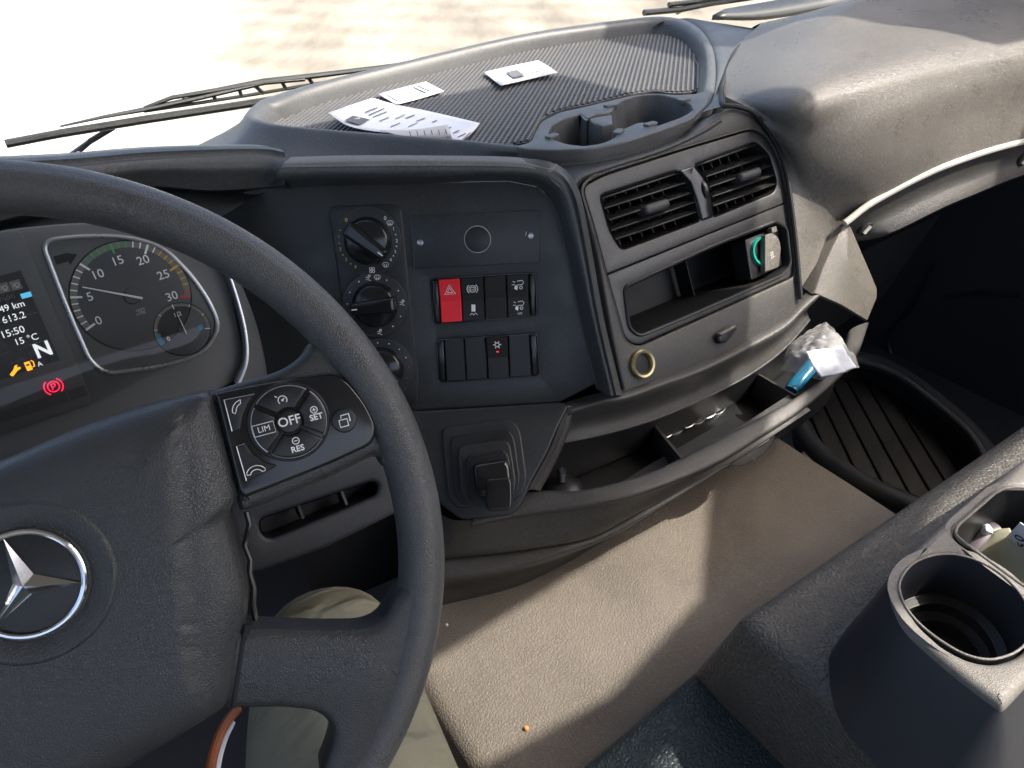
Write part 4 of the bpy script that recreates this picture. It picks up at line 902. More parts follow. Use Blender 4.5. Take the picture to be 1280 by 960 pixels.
# ------------------------------------------------------------------ steering wheel
SWH = thing('steering_wheel', 'black leather steering wheel with buttons on its spoke and a three pointed star badge', 'steering wheel', WC)
RM = .2126
rp_ = []
for q in range(48):
    t = q / 48 * 2 * math.pi; k_ = .0136 + (.0006 if rad(62) < t < rad(215) else 0)
    rp_.append((RM + k_ * math.cos(t), k_ * 1.16 * math.sin(t)))
lathe('rim', WHE, (0, 0), rp_, M['rimleather'], SWH, 140, 0, True, sharp=30)
# stitched seam line on the rim
AB = [(-330, 690), (-120, 625), (0, 575), (94, 534.5), (188, 503), (256, 488), (267, 494), (300, 622), (286, 640), (312, 740), (308, 782), (303, 804), (291, 882), (219, 927), (160, 962), (60, 1020), (-80, 1075), (-330, 1000)]
abu = fil(WHE.uvs(AB, .012), [.02, .01, .02, .02, .01, .006, .006, .006, .006, .01, .004, .004, .008, .02, .02, .02, .02, .02], 5)
def resample(c, step):
    out = []
    for i in range(len(c)):
        p, q = c[i - 1], c[i]; n_ = max(1, int((q - p).length / step))
        out += [p.lerp(q, k / n_) for k in range(n_)]
    return out
abd = resample(ccw(abu), .0035)
crs = [Vector((p.x, p.y)) for p in cr([(q.x, q.y, 0) for q in WHE.uvs([(214, 470), (219, 510), (222, 600), (226, 700), (235, 800), (250, 870), (262, 910)], .02)], 6)]
def flank(u):      # how far a point lies to the right of the crease
    d = min((u - q).length for q in crs); i = min(range(len(crs)), key=lambda j: (u - crs[j]).length)
    return d if u.x > crs[i].x else -d
def prof_h(k):
    T = [(0, -.004), (.004, .005), (.012, .0105), (.03, .0160), (.06, .0200), (.10, .0228), (.15, .0250), (.22, .0266), (.32, .0278), (.5, .0285), (1, .0285)]
    for (a, ha), (b, hb) in zip(T[:-1], T[1:]):
        if k <= b: return ha + (hb - ha) * (k - a) / (b - a)
ks = [0, .002, .004, .008, .012, .02, .03, .045, .06, .08, .10, .125, .15, .18, .22, .26, .30, .34, .38, .43, .5, .6, .7, .8, .9]
gcen = sum(abd, Vector((0, 0))) / len(abd)
V = [WHE.w(p.x, p.y, -.03) for p in abd]; Fc = []; m_ = len(abd)
for k in ks:
    for p in abd:
        q = p.lerp(gcen, k); t = min(1, max(0, (flank(q) + .001) / .005)) if k > .01 else 0
        V.append(WHE.w(q.x, q.y, prof_h(k) - .0032 * t * t * (3 - 2 * t) * min(1, k / .06)))
for r in range(len(ks)):
    for i in range(m_): Fc.append((r * m_ + i, r * m_ + (i + 1) % m_, (r + 1) * m_ + (i + 1) % m_, (r + 1) * m_ + i))
V.append(WHE.w(gcen.x, gcen.y, .0285)); Fc += [(len(ks) * m_ + i, len(ks) * m_ + (i + 1) % m_, len(V) - 1) for i in range(m_)]
ab = mesh('airbag_cover', V, Fc, M['airbag'], SWH, sharp=70)
# dished seat of the badge, badge disc, chrome ring, star
bc = WHE.uv(30, 732, .033); br = .0268
lathe('badge_seat', WHE, bc, [(br * 1.56, .027), (br * 1.50, .0292), (br * 1.46, .0298), (br * 1.42, .0297), (br * 1.03, .0284), (br * 1.0, .0275)], M['airbag'], SWH, 56, 0, sharp=60)
bd = disc('badge', WHE, bc, br, .025, .0296, M['black'], SWH, .0006, 48)
ring('badge_ring', WHE, bc, br * .965, .0016, M['chrome'], bd, .0302, 56)
sc_ = WHE.uv(24, 731.5, .034); tips = [WHE.uv(*p, .033) for p in ((93, 730), (1, 671), (-13, 791))]
mbs = MB()
for t in tips:
    d = (t - bc).normalized(); tip = bc + d * br * .93; e = Vector((-d.y, d.x)); o_ = bc
    sh1 = o_ + d * .0026 + e * .0050; sh2 = o_ + d * .0026 - e * .0050
    mbs.add([WHE.w(o_.x, o_.y, .0350), WHE.w(sh1.x, sh1.y, .0300), WHE.w(tip.x, tip.y, .0312), WHE.w(sh2.x, sh2.y, .0300)], [(0, 1, 2), (0, 2, 3)])
mbs.build('star', M['chrome'], bd, sharp=5)
icon('horn_mark', WHE, WHE.uv(170, 577, .031), .0052, [arc(0, 0, 1, -70, 60, 8), [(-.9, -.9), (.3, -.9)], [(.5, .9), (.9, .8)]], M['airbag'], SWH, .0011, .0286, rad(-15))
# lower right spoke
LSP = [(280, 786), (300, 785), (400, 789), (455, 788), (478, 777), (499, 738), (538, 715), (530, 800), (505, 862), (474, 930), (442, 985), (396, 978), (409, 946), (416, 921), (411, 901), (392, 888), (352, 884.5), (300, 885), (280, 886)]
plate('lower_spoke', WHE, fil(WHE.uvs(LSP, .010), [0, 0, .01, .01, .012, .01, 0, .01, .02, .02, 0, .01, .012, .012, .012, .01, .004, 0, 0]), -.014, .0135, M['leather'], SWH, .006, sharp=60)
# upper right spoke under the buttons
USP = [(255, 492), (300, 478), (336, 469), (362, 457), (379, 443), (388, 425), (410, 425), (440, 455), (475, 520), (492, 575), (484, 590), (472, 568), (408, 600), (318, 636), (300, 640)]
plate('upper_spoke', WHE, fil(WHE.uvs(USP, .004), [.002, .01, .01, .02, .02, .01, .002, .02, .02, .01, .004, .01, .01, .004, .002]), -.022, .0062, M['leather'], SWH, .006, sharp=60)
KP = [(268, 492), (330, 479), (400, 469), (420, 467), (437, 478), (460, 507), (472, 535), (466, 556), (408, 583), (306, 623), (299, 616)]
kp = plate('keypad', WHE, fil(WHE.uvs(KP, .012), [.002, .02, .01, .008, .01, .01, .01, .006, .02, .004, .002]), -.012, .0120, M['gloss'], SWH, .0022)
K = WHE.up(.0120)
kc = K.uv(361.5, 527)
def ka(x, y): q = K.uv(x, y) - kc; return math.degrees(math.atan2(q.y, q.x))
rk = sum((K.uv(*p) - kc).length for p in ((312, 526), (411, 525), (365, 483), (354, 573))) / 4
ring('button_ring', K, kc, rk * 1.03, .0009, M['black'], SWH, .0003)
gaps = sorted([ka(322.5, 509), ka(383, 491), ka(338, 564), ka(401, 544)])
gaps.append(gaps[0] + 360)
def pol(r, a): return Vector((kc.x + r * math.cos(rad(a)), kc.y + r * math.sin(rad(a))))
secs = {}
for a0, a1 in zip(gaps[:-1], gaps[1:]):
    n_ = 14; g1_, g2__ = 3.2, 7.0
    uvp = [pol(rk * .97, a0 + g1_ + (a1 - a0 - 2 * g1_) * i / n_) for i in range(n_ + 1)] + [pol(rk * .36, a1 - g2__ - (a1 - a0 - 2 * g2__) * i / 8) for i in range(9)]
    o = plate('button', K, uvp, -.001, .0024, M['black'], SWH, .0013); secs[(a0 + a1) / 2] = o
    arcp = [K.w(*pol(rk * .965, a0 + g1_ + (a1 - a0 - 2 * g1_) * i / 12), .0012) for i in range(13)]
    tube('button_edge', arcp, .00055, M['silver'], o, 6)
off_ = disc('button', K, kc, rk * .31, -.001, .0034, M['black'], SWH, .0012, 36, label='round off button')
KT = K.up(.0026); slope = math.atan2((K.uv(385, 521) - K.uv(340, 533)).y, (K.uv(385, 521) - K.uv(340, 533)).x)
text('button_print', 'OFF', K, K.uv(361.5, 526), .0072, W_, off_, slope, .0035, bold=.00008)
def near(x, y):
    a = ka(x, y); return min(secs.items(), key=lambda kv: min(abs(kv[0] - a), abs(kv[0] - a - 360), abs(kv[0] - a + 360)))[1]
b_ = near(392, 515); icon('plus_icon', K, K.uv(392, 512), .0017, [circ(0, 0, 1.1), [(-.6, 0), (.6, 0)], [(0, -.6), (0, .6)]], W_, b_, .0005, .0027, slope); text('button_print', 'SET', K, K.uv(395, 521), .0047, W_, b_, slope, .0026, bold=.00012)
b_ = near(370, 555); icon('minus_icon', K, K.uv(369.5, 550.5), .0017, [circ(0, 0, 1.1), [(-.6, 0), (.6, 0)]], W_, b_, .0005, .0027, slope); text('button_print', 'RES', K, K.uv(372, 560.5), .0047, W_, b_, slope, .0026, bold=.00012)
b_ = near(330, 536); text('button_print', 'LIM', K, K.uv(330, 536), .0046, W_, b_, slope, .0026); icon('button_frame', K, K.uv(330, 536), .0050, [[(-1.15, -.62), (1.15, -.62), (1.15, .62), (-1.15, .62), (-1.15, -.62)]], W_, b_, .0004, .0027, slope)
b_ = near(353, 500); icon('speed_icon', K, K.uv(353, 500), .0024, [arc(0, 0, 1, -40, 220), [(-.1, -.1), (.5, .4)], [(-1.5, 1.3), (-1, .9)]], W_, b_, .0005, .0027, slope, fills=[circ(0, 0, .3, 8)])
bu = plate('button', K, fil(K.uvs([(279.5, 499.5), (319, 492), (309, 506), (303, 522), (301, 537), (290, 540)]), .0012), -.001, .0016, M['black'], SWH, .0008, label='button with raised telephone receiver')
tube('button_edge', [K.at(x, y, .0014) for x, y in [(290, 539), (280, 500), (318, 492.5)]], .0003, M['silver'], bu, 6)
icon('phone_icon', K, K.uv(296, 507), .0036, [arc(.9, -1.0, 1.75, 95, 175, 8) + [(-.5, -1.15)] + arc(.9, -1.0, 1.2, 165, 105, 8) + [(.75, .75)]], W_, bu, .00045, .0019, slope * .6)
bu = plate('button', K, fil(K.uvs([(295, 557.5), (307, 554), (314, 566), (328, 576), (347, 582), (308, 602)]), .0012), -.001, .0016, M['black'], SWH, .0008, label='button with lowered telephone receiver')
tube('button_edge', [K.at(x, y, .0014) for x, y in [(308, 601), (295.5, 558), (306, 554.5)]], .0003, M['silver'], bu, 6)
icon('phone_icon', K, K.uv(319, 585), .0036, [arc(0, -1.2, 1.6, 150, 30, 10) + [(1.35, -.75), (.85, -.75)] + arc(0, -1.2, 1.0, 40, 140, 8) + [(-.85, -.75), (-1.35, -.75), (-1.386, -.4)]], W_, bu, .00045, .0019, slope)
bu = disc('button', K, K.uv(430, 525.5), rk * .335, -.001, .0030, M['panel'], SWH, .0012, 36, label='round button with overlapping windows symbol')
icon('windows_icon', K, K.uv(430, 525), .0031, [[(-1, -1.1), (.5, -1.1), (.5, .2), (-1, .2), (-1, -1.1)], [(-.5, .5), (-.5, 1), (1, 1), (1, -.3), (.8, -.3)]], W_, bu, .0007, .0034, slope)
tube('cover_gap', [WHE.at(x, y, .0125) for x, y in [(309, 781), (306, 794), (303, 806), (297, 845), (292, 884)]], .0017, M['deep'], SWH, 8)
# wavy edge of the airbag carrier beside the cover
tube('carrier_edge', [WHE.at(x, y, -.006) for x, y in [(308, 640), (312, 655), (309, 668), (306, 682), (313, 700), (312, 716), (317, 735), (316, 755), (320, 778)]], .0017, M['gloss'], SWH, 8)
P_ = Plane(WC - WHE.n * .015, WHE.a, WHE.b)
lathe('hub', P_, (0, 0), [(.06, 0), (.055, -.08), (.045, -.16)], M['black'], SWH, 32)

# ------------------------------------------------------------------ centre console with cup holder
CON = thing('centre_console', 'dusty grey plastic console with big round cup holder and pocket on padded box', 'console', (.45, .1, -.6))
PB = HZ(-.500)
px0, px1, py0, py1 = .339, 1.02, -.40, .231
po = fil([Vector((px0, py0)), Vector((px1, py0)), Vector((px1, py1)), Vector((px0, py1))], .010, 5)
v_, f_ = plate_vf(PB, po, -.22, 0, .013, bseg=6)
v_ = [Vector((p.x + (-.5 - p.z) * (-.10 if p.x < .45 else 0), p.y + (max(0, -.5 - p.z)) * (.28 if p.y > .15 else 0), p.z)) for p in v_]
mesh('padded_box', v_, f_, M['padded'], CON, sharp=80)
CT = HZ(CUPZ)
cho = fil(CT.uvs([(1112, 724), (1121, 706), (1200, 632), (1280, 571), (1420, 480), (1700, 560), (1500, 700), (1290, 848), (1266, 874), (1255, 884), (1240, 872), (1205, 846), (1172, 819), (1132, 783), (1117, 750)]), [.004, .01, .02, .02, .02, .02, .02, .01, .004, .006, .006, .01, .01, .01, .01], 4)
e_ = [(1124, 739), (1127, 722), (1140, 706), (1160, 696.5), (1184, 693), (1208, 696.5), (1232, 706), (1256, 722), (1277, 745), (1289, 772), (1287, 797), (1272, 814), (1250, 823), (1230, 824.5), (1205, 818), (1178, 803), (1152, 783), (1134, 762)]
eh = CT.uvs(e_); ctr = sum(eh, Vector((0, 0))) / len(eh); er = sum((p - ctr).length for p in eh) / len(eh)
print('cup radius', er, [round((p - ctr).length, 3) for p in eh])
eh = [Vector((p.x, p.y)) for p in cr([(p.x, p.y, 0) for p in eh], 3, True)]
pk = fil(CT.uvs([(1194, 668), (1196, 658), (1247, 614), (1262, 609), (1300, 610), (1380, 640), (1400, 690), (1340, 770), (1280, 733), (1202, 676)]), .006, 4)
v_, f_ = plate_vf(CT, cho, -.01, 0, .006, holes=[offs(ccw(eh), -.001), offs(ccw(pk), -.001)], bseg=4)
cb = mesh('console_top', v_, f_, M['console'], CON, sharp=60)
# body under the top: sloping sides down to the padded box
co = ccw(cho); cc = sum(co, Vector((0, 0))) / len(co)
V = []; Fc = []; m_ = len(co)
def draft(d):
    out = []
    for p, q in zip(co, offs(co, -d)):
        e = q - p
        out.append(p + Vector((e.x * (1.3 if e.x < 0 else 1), e.y * (.5 if e.y > 0 else 1.0))))
    return out
base = draft(.030)
for (pts, z) in ((offs(co, .0012), CUPZ - .0045), (draft(.004), CUPZ - .014), (draft(.014), CUPZ - .04), (base, -.497)):
    V += [Vector((p.x, p.y, z)) for p in pts]
for k in range(3):
    for i in range(m_): Fc.append((k * m_ + i, k * m_ + (i + 1) % m_, (k + 1) * m_ + (i + 1) % m_, (k + 1) * m_ + i))
mesh('console_body', V, Fc, M['consoleshade'], CON, sharp=60)
ring_pts = [CT.w(p.x, p.y, .0005) for p in eh]
tube('cup_rim', ring_pts, .0008, M['console'], CON, 8, closed=True)
cw = MB(); 
lv = [(1.0, 0), (.99, -.004), (.96, -.040), (.84, -.043), (.82, -.052), (.72, -.055), (.70, -.066), (.50, -.068), (.48, -.074)]
Vw = []; mm = len(eh); Fw = []
for (s, z) in lv: Vw += [CT.w(ctr.x + (p.x - ctr.x) * s, ctr.y + (p.y - ctr.y) * s, z) for p in eh]
for k in range(len(lv) - 1):
    for i in range(mm): Fw.append((k * mm + i, k * mm + (i + 1) % mm, (k + 1) * mm + (i + 1) % mm, (k + 1) * mm + i))
Fw.append(tuple(range((len(lv) - 1) * mm, len(lv) * mm)))
cwl = mesh('cup_well', Vw, Fw, M['consoleshade'], CON, sharp=30)
for s, z in ((.955, -.0405), (.835, -.0435), (.70, -.0555)):
    tube('well_step', [CT.w(ctr.x + (p.x - ctr.x) * s, ctr.y + (p.y - ctr.y) * s, z) for p in eh], .0008, M['black'], cwl, 6, closed=True)
pw = well('console_pocket', CT, pk, -.003, -.058, M['black'], CON, .004, sharp=50)
tube('pocket_rim', [CT.w(p.x, p.y, .0002) for p in ccw(pk)], .0011, M['console'], CON, 8, closed=True)

# papers in the console pocket
def sheet(name, pts, mt, label, cat, thick=.0004, group=None, kids=None):
    o = loft(name, pts, mt, None, 5, 4, thick=thick, sharp=60); props(o, label, cat, group); return o
nt_ = sheet('folded_note', [[atz(1213, 686, -.466), atz(1243, 664, -.452), atz(1262, 660, -.445)], [atz(1240, 712, -.463), atz(1262, 690, -.450), atz(1278, 684, -.445)], [atz(1290, 750, -.462), atz(1305, 725, -.452), atz(1320, 712, -.446)]], M['note'], 'pale green folded note standing in the console pocket', 'note')
PC = Plane(atz(1280, 680, -.440), (atz(1310, 700, -.440) - atz(1268, 668, -.440)), Z * .5 + Y * .9)
cd = plate('printed_card', PC, PC.uvs([(1258, 671), (1275, 653), (1330, 690), (1316, 712)]), -.0005, .0003, M['paper'], None, 0, bottom=True)
props(cd, 'pinkish white printed card behind the green note in the console pocket', 'card')
text('card_print', '0', PC, PC.uv(1274, 672), .012, M['deep'], cd, rad(-60), .0005); text('card_print', '5', PC, PC.uv(1277, 681), .010, M['deep'], cd, rad(-60), .0005)
sp_ = sheet('crumpled_scrap', [[atz(1224, 660, -.455), atz(1234, 655, -.448), atz(1240, 660, -.450)], [atz(1226, 668, -.455), atz(1233, 663, -.446), atz(1241, 666, -.452)], [atz(1232, 672, -.458), atz(1238, 668, -.455), atz(1246, 668, -.458)]], M['paper'], 'small crumpled white scrap at the far end of the console pocket', 'paper scrap')
tu = tube('rolled_wrapper', [atz(1214, 690, -.468), atz(1228, 672, -.462), atz(1245, 664, -.460)], [.008, .010, .008], mat('mauve_foil', (.10, .085, .10), .4), None, 14); props(tu, 'dull mauve rolled wrapper under the green note', 'wrapper')

# ------------------------------------------------------------------ leather seat at the bottom
ST = HZ(-.598)
so_ = fil([Vector((-.05, -.40)), Vector((.345, -.40)), Vector((.345, .262)), Vector((.20, .250)), Vector((-.05, .245))], .012, 4)
v_, f_ = plate_vf(ST, so_, -.05, 0, .010, bseg=5)
seat = mesh('seat_cushion', v_, f_, M['teal'], None, sharp=80); props(seat, 'dark teal grained leather seat edge below the padded console box', 'seat')

# ------------------------------------------------------------------ passenger footwell
FZ2 = -.90
FT = thing('floor_tray', 'black ribbed rubber floor tray with thick rounded rim in the passenger footwell', 'floor tray', atz(1110, 550, FZ2))
rg = [(996, 520), (1008, 548), (1030, 572), (1067, 598), (1108, 619), (1150, 634), (1200, 640), (1232, 622), (1240, 585), (1212, 541), (1172, 505), (1120, 467), (1075, 451), (1030, 458), (1003, 485)]
rgp = cr([atz(x, y, FZ2 + .05) for x, y in rg], 6, True)
tube('tray_rim', rgp, .017, M['footwell'], FT, 12, closed=True)
tube('lit_rim_edge', cr([atz(x, y, FZ2 + .066) for x, y in [(1045, 449), (1075, 451), (1120, 467), (1172, 505), (1212, 541), (1236, 580)]], 6), .005, M['hood'], FT, 8)  # paler tube paints the light on the far rim edge
tube('lit_skirt_edge', cr([atz(x, y, -.80) for x, y in [(1003, 567), (1037, 601), (1087, 637), (1120, 652)]], 6), .0035, M['hood'], FT, 8)  # paler tube standing for the lit strip below the rim
FP = HZ(FZ2)
fpo = [Vector((p.x, p.y)) for p in cr([Vector((*FP.uv(x, y), 0)) for x, y in rg], 4, True)]
plate('tray_floor', FP, fpo, -.02, .0, M['dirtrubber'], FT, 0)
tube_wall = loft('tray_wall', [[p - Z * .002 for p in rgp][::3], [Vector((p.x, p.y, FZ2)) for p in rgp][::3]], M['footwell'], FT, 2, 2, closed=True, lin=True)
dcen = sum(fpo, Vector((0, 0))) / len(fpo)
a_, b_2 = FP.uv(1060, 505), FP.uv(1110, 600)
dr = (b_2 - a_).normalized(); nr = Vector((-dr.y, dr.x))
for k in range(-9, 10):
    o = dcen + nr * (k * .034)
    for (s, e) in spans(fpo, o, dr):
        if e - s < .05: continue
        s += .012; e -= .012
        q = [o + dr * s - nr * .0150, o + dr * e - nr * .0150, o + dr * e + nr * .0150, o + dr * s + nr * .0150]
        plate('tray_rib', FP, q, -.002, .007, M['dirtrubber'], FT, .002)
DR = thing('passenger_door', 'dark passenger door panel with moulded seams beyond the footwell', 'door', (1.66, .3, -.9))
v_, f_ = box_vf(Vector((1.60, -1.25, -1.06)), X * .06, Y * 2.25, Z * 1.09)
mesh('door_panel', v_, f_, M['footwell'], DR)
def dx_(x, y, X0): r = ray(x, y); return r * (X0 / r.x)
tube('panel_moulding', cr([dx_(x, y, 1.597) for x, y in [(1168, 330), (1140, 385), (1120, 405), (1110, 425), (1115, 445), (1128, 458), (1150, 470)]], 5), .004, M['black'], DR, 8)
tube('panel_moulding', cr([dx_(x, y, 1.597) for x, y in [(1180, 372), (1230, 366), (1275, 370)]], 5), .004, M['black'], DR, 8)
tube('speaker_ring', [Vector((1.597, .42 + .10 * math.cos(t), -.64 + .10 * math.sin(t))) for t in [q / 30 * 2 * math.pi for q in range(30)]], .005, M['black'], DR, 8, closed=True)
v_, f_ = box_vf(Vector((1.612, 1.02, -.36)), X * .05, Y * .09, Z * .9)
mesh('front_pillar', v_, f_, M['ceil'], DR)

# ------------------------------------------------------------------ windscreen and wipers
GP = [Vector((-1.1, 1.20, -.36)), Vector((1.6, 1.20, -.36)), Vector((1.6, .86, .45)), Vector((-1.1, .86, .45))]
gl = mesh('windscreen', [p for p in GP] + [p + Vector((0, .006, .001)) for p in GP], [(0, 1, 2, 3), (7, 6, 5, 4), (0, 4, 5, 1), (1, 5, 6, 2), (2, 6, 7, 3), (3, 7, 4, 0)], M['glass'], None, sharp=20); props(gl, 'clear windscreen glass in front of the dashboard', 'windscreen')
WY = 1.27
wy = lambda x, y, yy=WY: aty(x, y, yy)
W1 = thing('windscreen_wiper', 'long black wiper parked behind the left end of the storage tray', 'wiper', wy(180, 145), 'wipers parked outside the windscreen')
tube('blade', [wy(7, 180), wy(75, 167), wy(180, 150), wy(311, 130), (wy(400, 116))], .0060, M['wiper'], W1, 8, flat=1.0)
tube('blade_spine', [wy(20, 175), wy(75, 163), wy(180, 146), wy(311, 126), wy(400, 112)], .0018, M['hood'], W1, 6)
tube('bridge', [wy(75, 158), wy(130, 146), wy(180, 137), wy(250, 122), wy(330, 103), wy(380, 98.5)], [.002, .0035, .005, .0055, .006, .006], M['wiper'], W1, 8, flat=.7)
tube('bridge', [wy(180, 135), wy(215, 122), wy(270, 113), wy(330, 102), wy(400, 94), wy(480, 84), wy(560, 72)], [.003, .004, .0045, .006, .0055, .005, .004], M['wiper'], W1, 8, flat=.8)
tube('lower_rail', [wy(180, 139), wy(250, 128.5), wy(311, 119), wy(400, 104), wy(480, 91)], .0026, M['wiper'], W1, 8)
for a, b in (((228, 124), (240, 130)), ((264, 116), (270, 125)), ((298, 110), (302, 120)), ((318, 107), (330, 117)), ((352, 102), (358, 112)), ((385, 97), (392, 106))):
    tube('strut', [wy(*a), wy(*b)], .003, M['wiper'], W1, 6)
tube('arm', [wy(142, 159, WY + .01), wy(112, 177, WY + .015)], .0042, M['wiper'], W1, 8); tube('arm_head', [wy(116, 174, WY + .015), wy(92, 193, WY + .02), wy(62, 212, WY + .03)], [.006, .0085, .008], M['wiper'], W1, 8, flat=.6)
tube('arm_bolt', [wy(98, 191, WY + .0), wy(99, 191.5, WY + .01)], .0025, M['silver'], W1, 8)
W2 = thing('windscreen_wiper', 'dark wiper tip parked behind the right end of the storage tray', 'wiper', wy(860, 8), 'wipers parked outside the windscreen')
tube('blade', [wy(805, 16), wy(850, 12), wy(890, 4), wy(960, -6), wy(1040, -18)], .006, M['wiper'], W2, 8)
tube('bridge', [wy(836, 6), wy(870, 2), wy(930, -8)], .005, M['wiper'], W2, 8)
tube('arm', [wy(846, 16, WY + .01), wy(862, 8, WY + .01)], .004, M['wiper'], W2, 8)
ck = loft('cowl_grille', [[aty(x, y, 1.36) for x, y in [(905, 14), (960, 4), (1030, -8), (1120, -30)]], [aty(x, y, 1.31) for x, y in [(890, 22), (960, 22), (1040, 8), (1130, -10)]]], M['wiper'], None, 4, 2, lin=True, thick=.01); props(ck, 'dark speckled cowl panel below the right wiper', 'cowl')

# ------------------------------------------------------------------ papers on the tray
PZ = MATZ + .0032
def zz(x, y, dz=0): return atz(x, y, PZ + dz)
rc = loft('long_receipt', [[zz(465, 122.5, .004), zz(492, 130, .001), zz(545, 141, .001), zz(600, 154, .006)], [zz(436, 132, .010), zz(475, 142, .003), zz(530, 153, .002), zz(592, 164, .003)], [zz(410, 141, .022), zz(440, 159, .007), zz(500, 168, .003), zz(578, 176, .004)]], M['paper'], None, 6, 5, thick=.0003, sharp=80); props(rc, 'long curled white receipt with a grey square at its left end, on the tray mat', 'receipt')
RP = Plane(zz(500, 145, .0052), zz(590, 160, .0052) - zz(475, 138, .0052), Y)
def onrc(x, y):   # nearest vertex height of the receipt
    r = ray(x, y); best = min(rc.data.vertices, key=lambda v: (v.co - r * (v.co.dot(r) / r.dot(r))).length); return best.co.z
def rq(name, pts, mt, par, lift=.0012):
    V_ = [atz(x, y, onrc(x, y) + lift) for x, y in pts]; return mesh(name, V_, [tuple(range(len(V_)))], mt, par)
rq('printed_square', [(431, 150), (441, 144.5), (462, 149), (450, 156)], M['ink'], rc)
rq('white_mark', [(443, 148.5), (449, 147), (453, 150), (446, 151.5)], M['paper'], rc, .0018)
for a, b, wd in (((456, 140), (472, 133), 1), ((461, 143), (480, 135), 1), ((466, 146), (483, 139), 1), ((474, 151), (486, 146), .8), ((488, 158), (500, 153), .8), ((494, 148), (506, 143), .7), ((507, 147), (518, 143), 1.0), ((510, 158), (522, 153), .7), ((520, 151), (531, 147), .7), ((540, 152), (546, 150), 1), ((566, 166), (574, 162), 1), ((572, 171), (582, 166), 1), ((558, 161), (564, 158), 1), ((578, 174), (588, 165), 1)):
    rq('print_line', [a, b, (b[0] + .4, b[1] + wd), (a[0] + .4, a[1] + wd)], M['ink'], rc)
fl_ = loft('folded_end', [[zz(474, 163, .006), zz(520, 161.5, .010), zz(560, 156, .016)], [zz(500, 170, .010), zz(530, 169, .015), zz(563, 166, .018)], [zz(520, 174, .009), zz(545, 175, .012), zz(566, 176, .010)]], M['paperback'], rc, 6, 4, thick=.0003, sharp=80)
for k in range(6):
    x = 512 + k * 9; tube('print_line', [zz(x, 164.5 - k * .5, .0185), zz(x + 1.5, 169.5 - k * .5, .0195)], .0006, M['ink'], rc, 4)
t2_ = loft('small_ticket', [[zz(472, 117.5, .003), zz(500, 110, .001), zz(532, 102, .003)], [zz(496, 131, .002), zz(526, 123, .001), zz(555, 114, .004)]], M['paper'], None, 4, 3, thick=.0003, sharp=80); props(t2_, 'small white ticket lying beyond the long receipt', 'ticket')
for a, b in (((522, 107.5), (537, 114)), ((527, 106), (543, 112.5)), ((532, 104.5), (548, 111)), ((517, 109), (532, 116))):
    tube('print_line', [zz(*a, .0026), zz(*b, .0030)], .0008, M['ink'], t2_, 4)
for k in range(3): tube('print_line', [zz(484 + k * 9, 119 - k * 2, .003), zz(497 + k * 9, 126 - k * 2, .003)], .0007, M['ink'], t2_, 4)
t3_ = loft('parking_ticket', [[zz(604.5, 90, .004), zz(640, 82, .002), zz(672.5, 75.5, .003)], [zz(614, 98, .003), zz(650, 90, .002), zz(684, 82, .005)], [zz(626, 107, .006), zz(662, 99, .003), zz(697, 90.5, .008)]], M['paper'], None, 4, 3, thick=.0003, sharp=80); props(t3_, 'pale ticket by the far rim of the tray with a grey block of print', 'ticket')
mesh('print_block', [zz(632, 90, .0045), zz(646, 87, .0045), zz(656, 94, .0045), zz(642, 98, .0045)], [(0, 1, 2, 3)], M['ink'], t3_)
for k in range(4): tube('print_line', [zz(653 + k * 2.5, 84 + k * 2.5, .005), zz(668 + k * 3, 80.5 + k * 2.5, .006)], .0006, M['ink'], t3_, 4)

# ------------------------------------------------------------------ things on the shelf
sm = thing('suction_mount', 'black round suction mount with a threaded stud at the left end of the shelf', 'mount', atz(700, 610, -.56))
Pm = HZ(-.556); mu_ = Pm.uv(702, 612)
lathe('mount_base', Pm, mu_, [(0, .012), (.010, .011), (.019, .006), (.024, 0), (.024, -.02)], M['black'], sm, 32)
lathe('stud', Pm, mu_, [(.004, .008), (.004, .012)] + [(.0040 + (.0012 if k % 2 else 0), .013 + k * .0018) for k in range(8)] + [(.0035, .029), (0, .030)], M['slat'], sm, 20, sharp=20)
kcn = thing('key_chain', 'short silver metal chain on the shelf floor beside the divider', 'chain', atz(870, 528, FZ + .004))
pts = [(832, 544), (846, 538), (860, 531), (874, 525), (886, 519), (899, 513)]
for i, (x, y) in enumerate(pts):
    c = atz(x, y, FZ + .0045); d = (atz(899, 513, FZ) - atz(832, 544, FZ)).normalized(); e = Vector((-d.y, d.x, 0)); up_ = Z
    if i % 2: e = (e * .4 + Z * .9).normalized()
    tube('chain_link', [c + d * math.cos(t) * .0095 + e * math.sin(t) * .0042 for t in [q / 14 * 2 * math.pi for q in range(14)]], .0008, M['silver'], kcn, 6, closed=True)
lg = thing('lighter', 'bright blue plastic lighter lying under the clear bag in the shelf', 'lighter', atz(1000, 475, -.552))
la, lb = atz(990, 486, -.548), atz(1012, 460, -.538)
tube('lighter_body', [la + (lb - la) * t for t in (0, .05, .6, 1, 1.5)], [.0075, .0088, .009, .009, .009], M['lighter'], lg, 16, flat=.75)
tube('lighter_base', [la - (lb - la) * .06, la + (lb - la) * .04], .0078, M['lighter'], lg, 16, flat=.75)
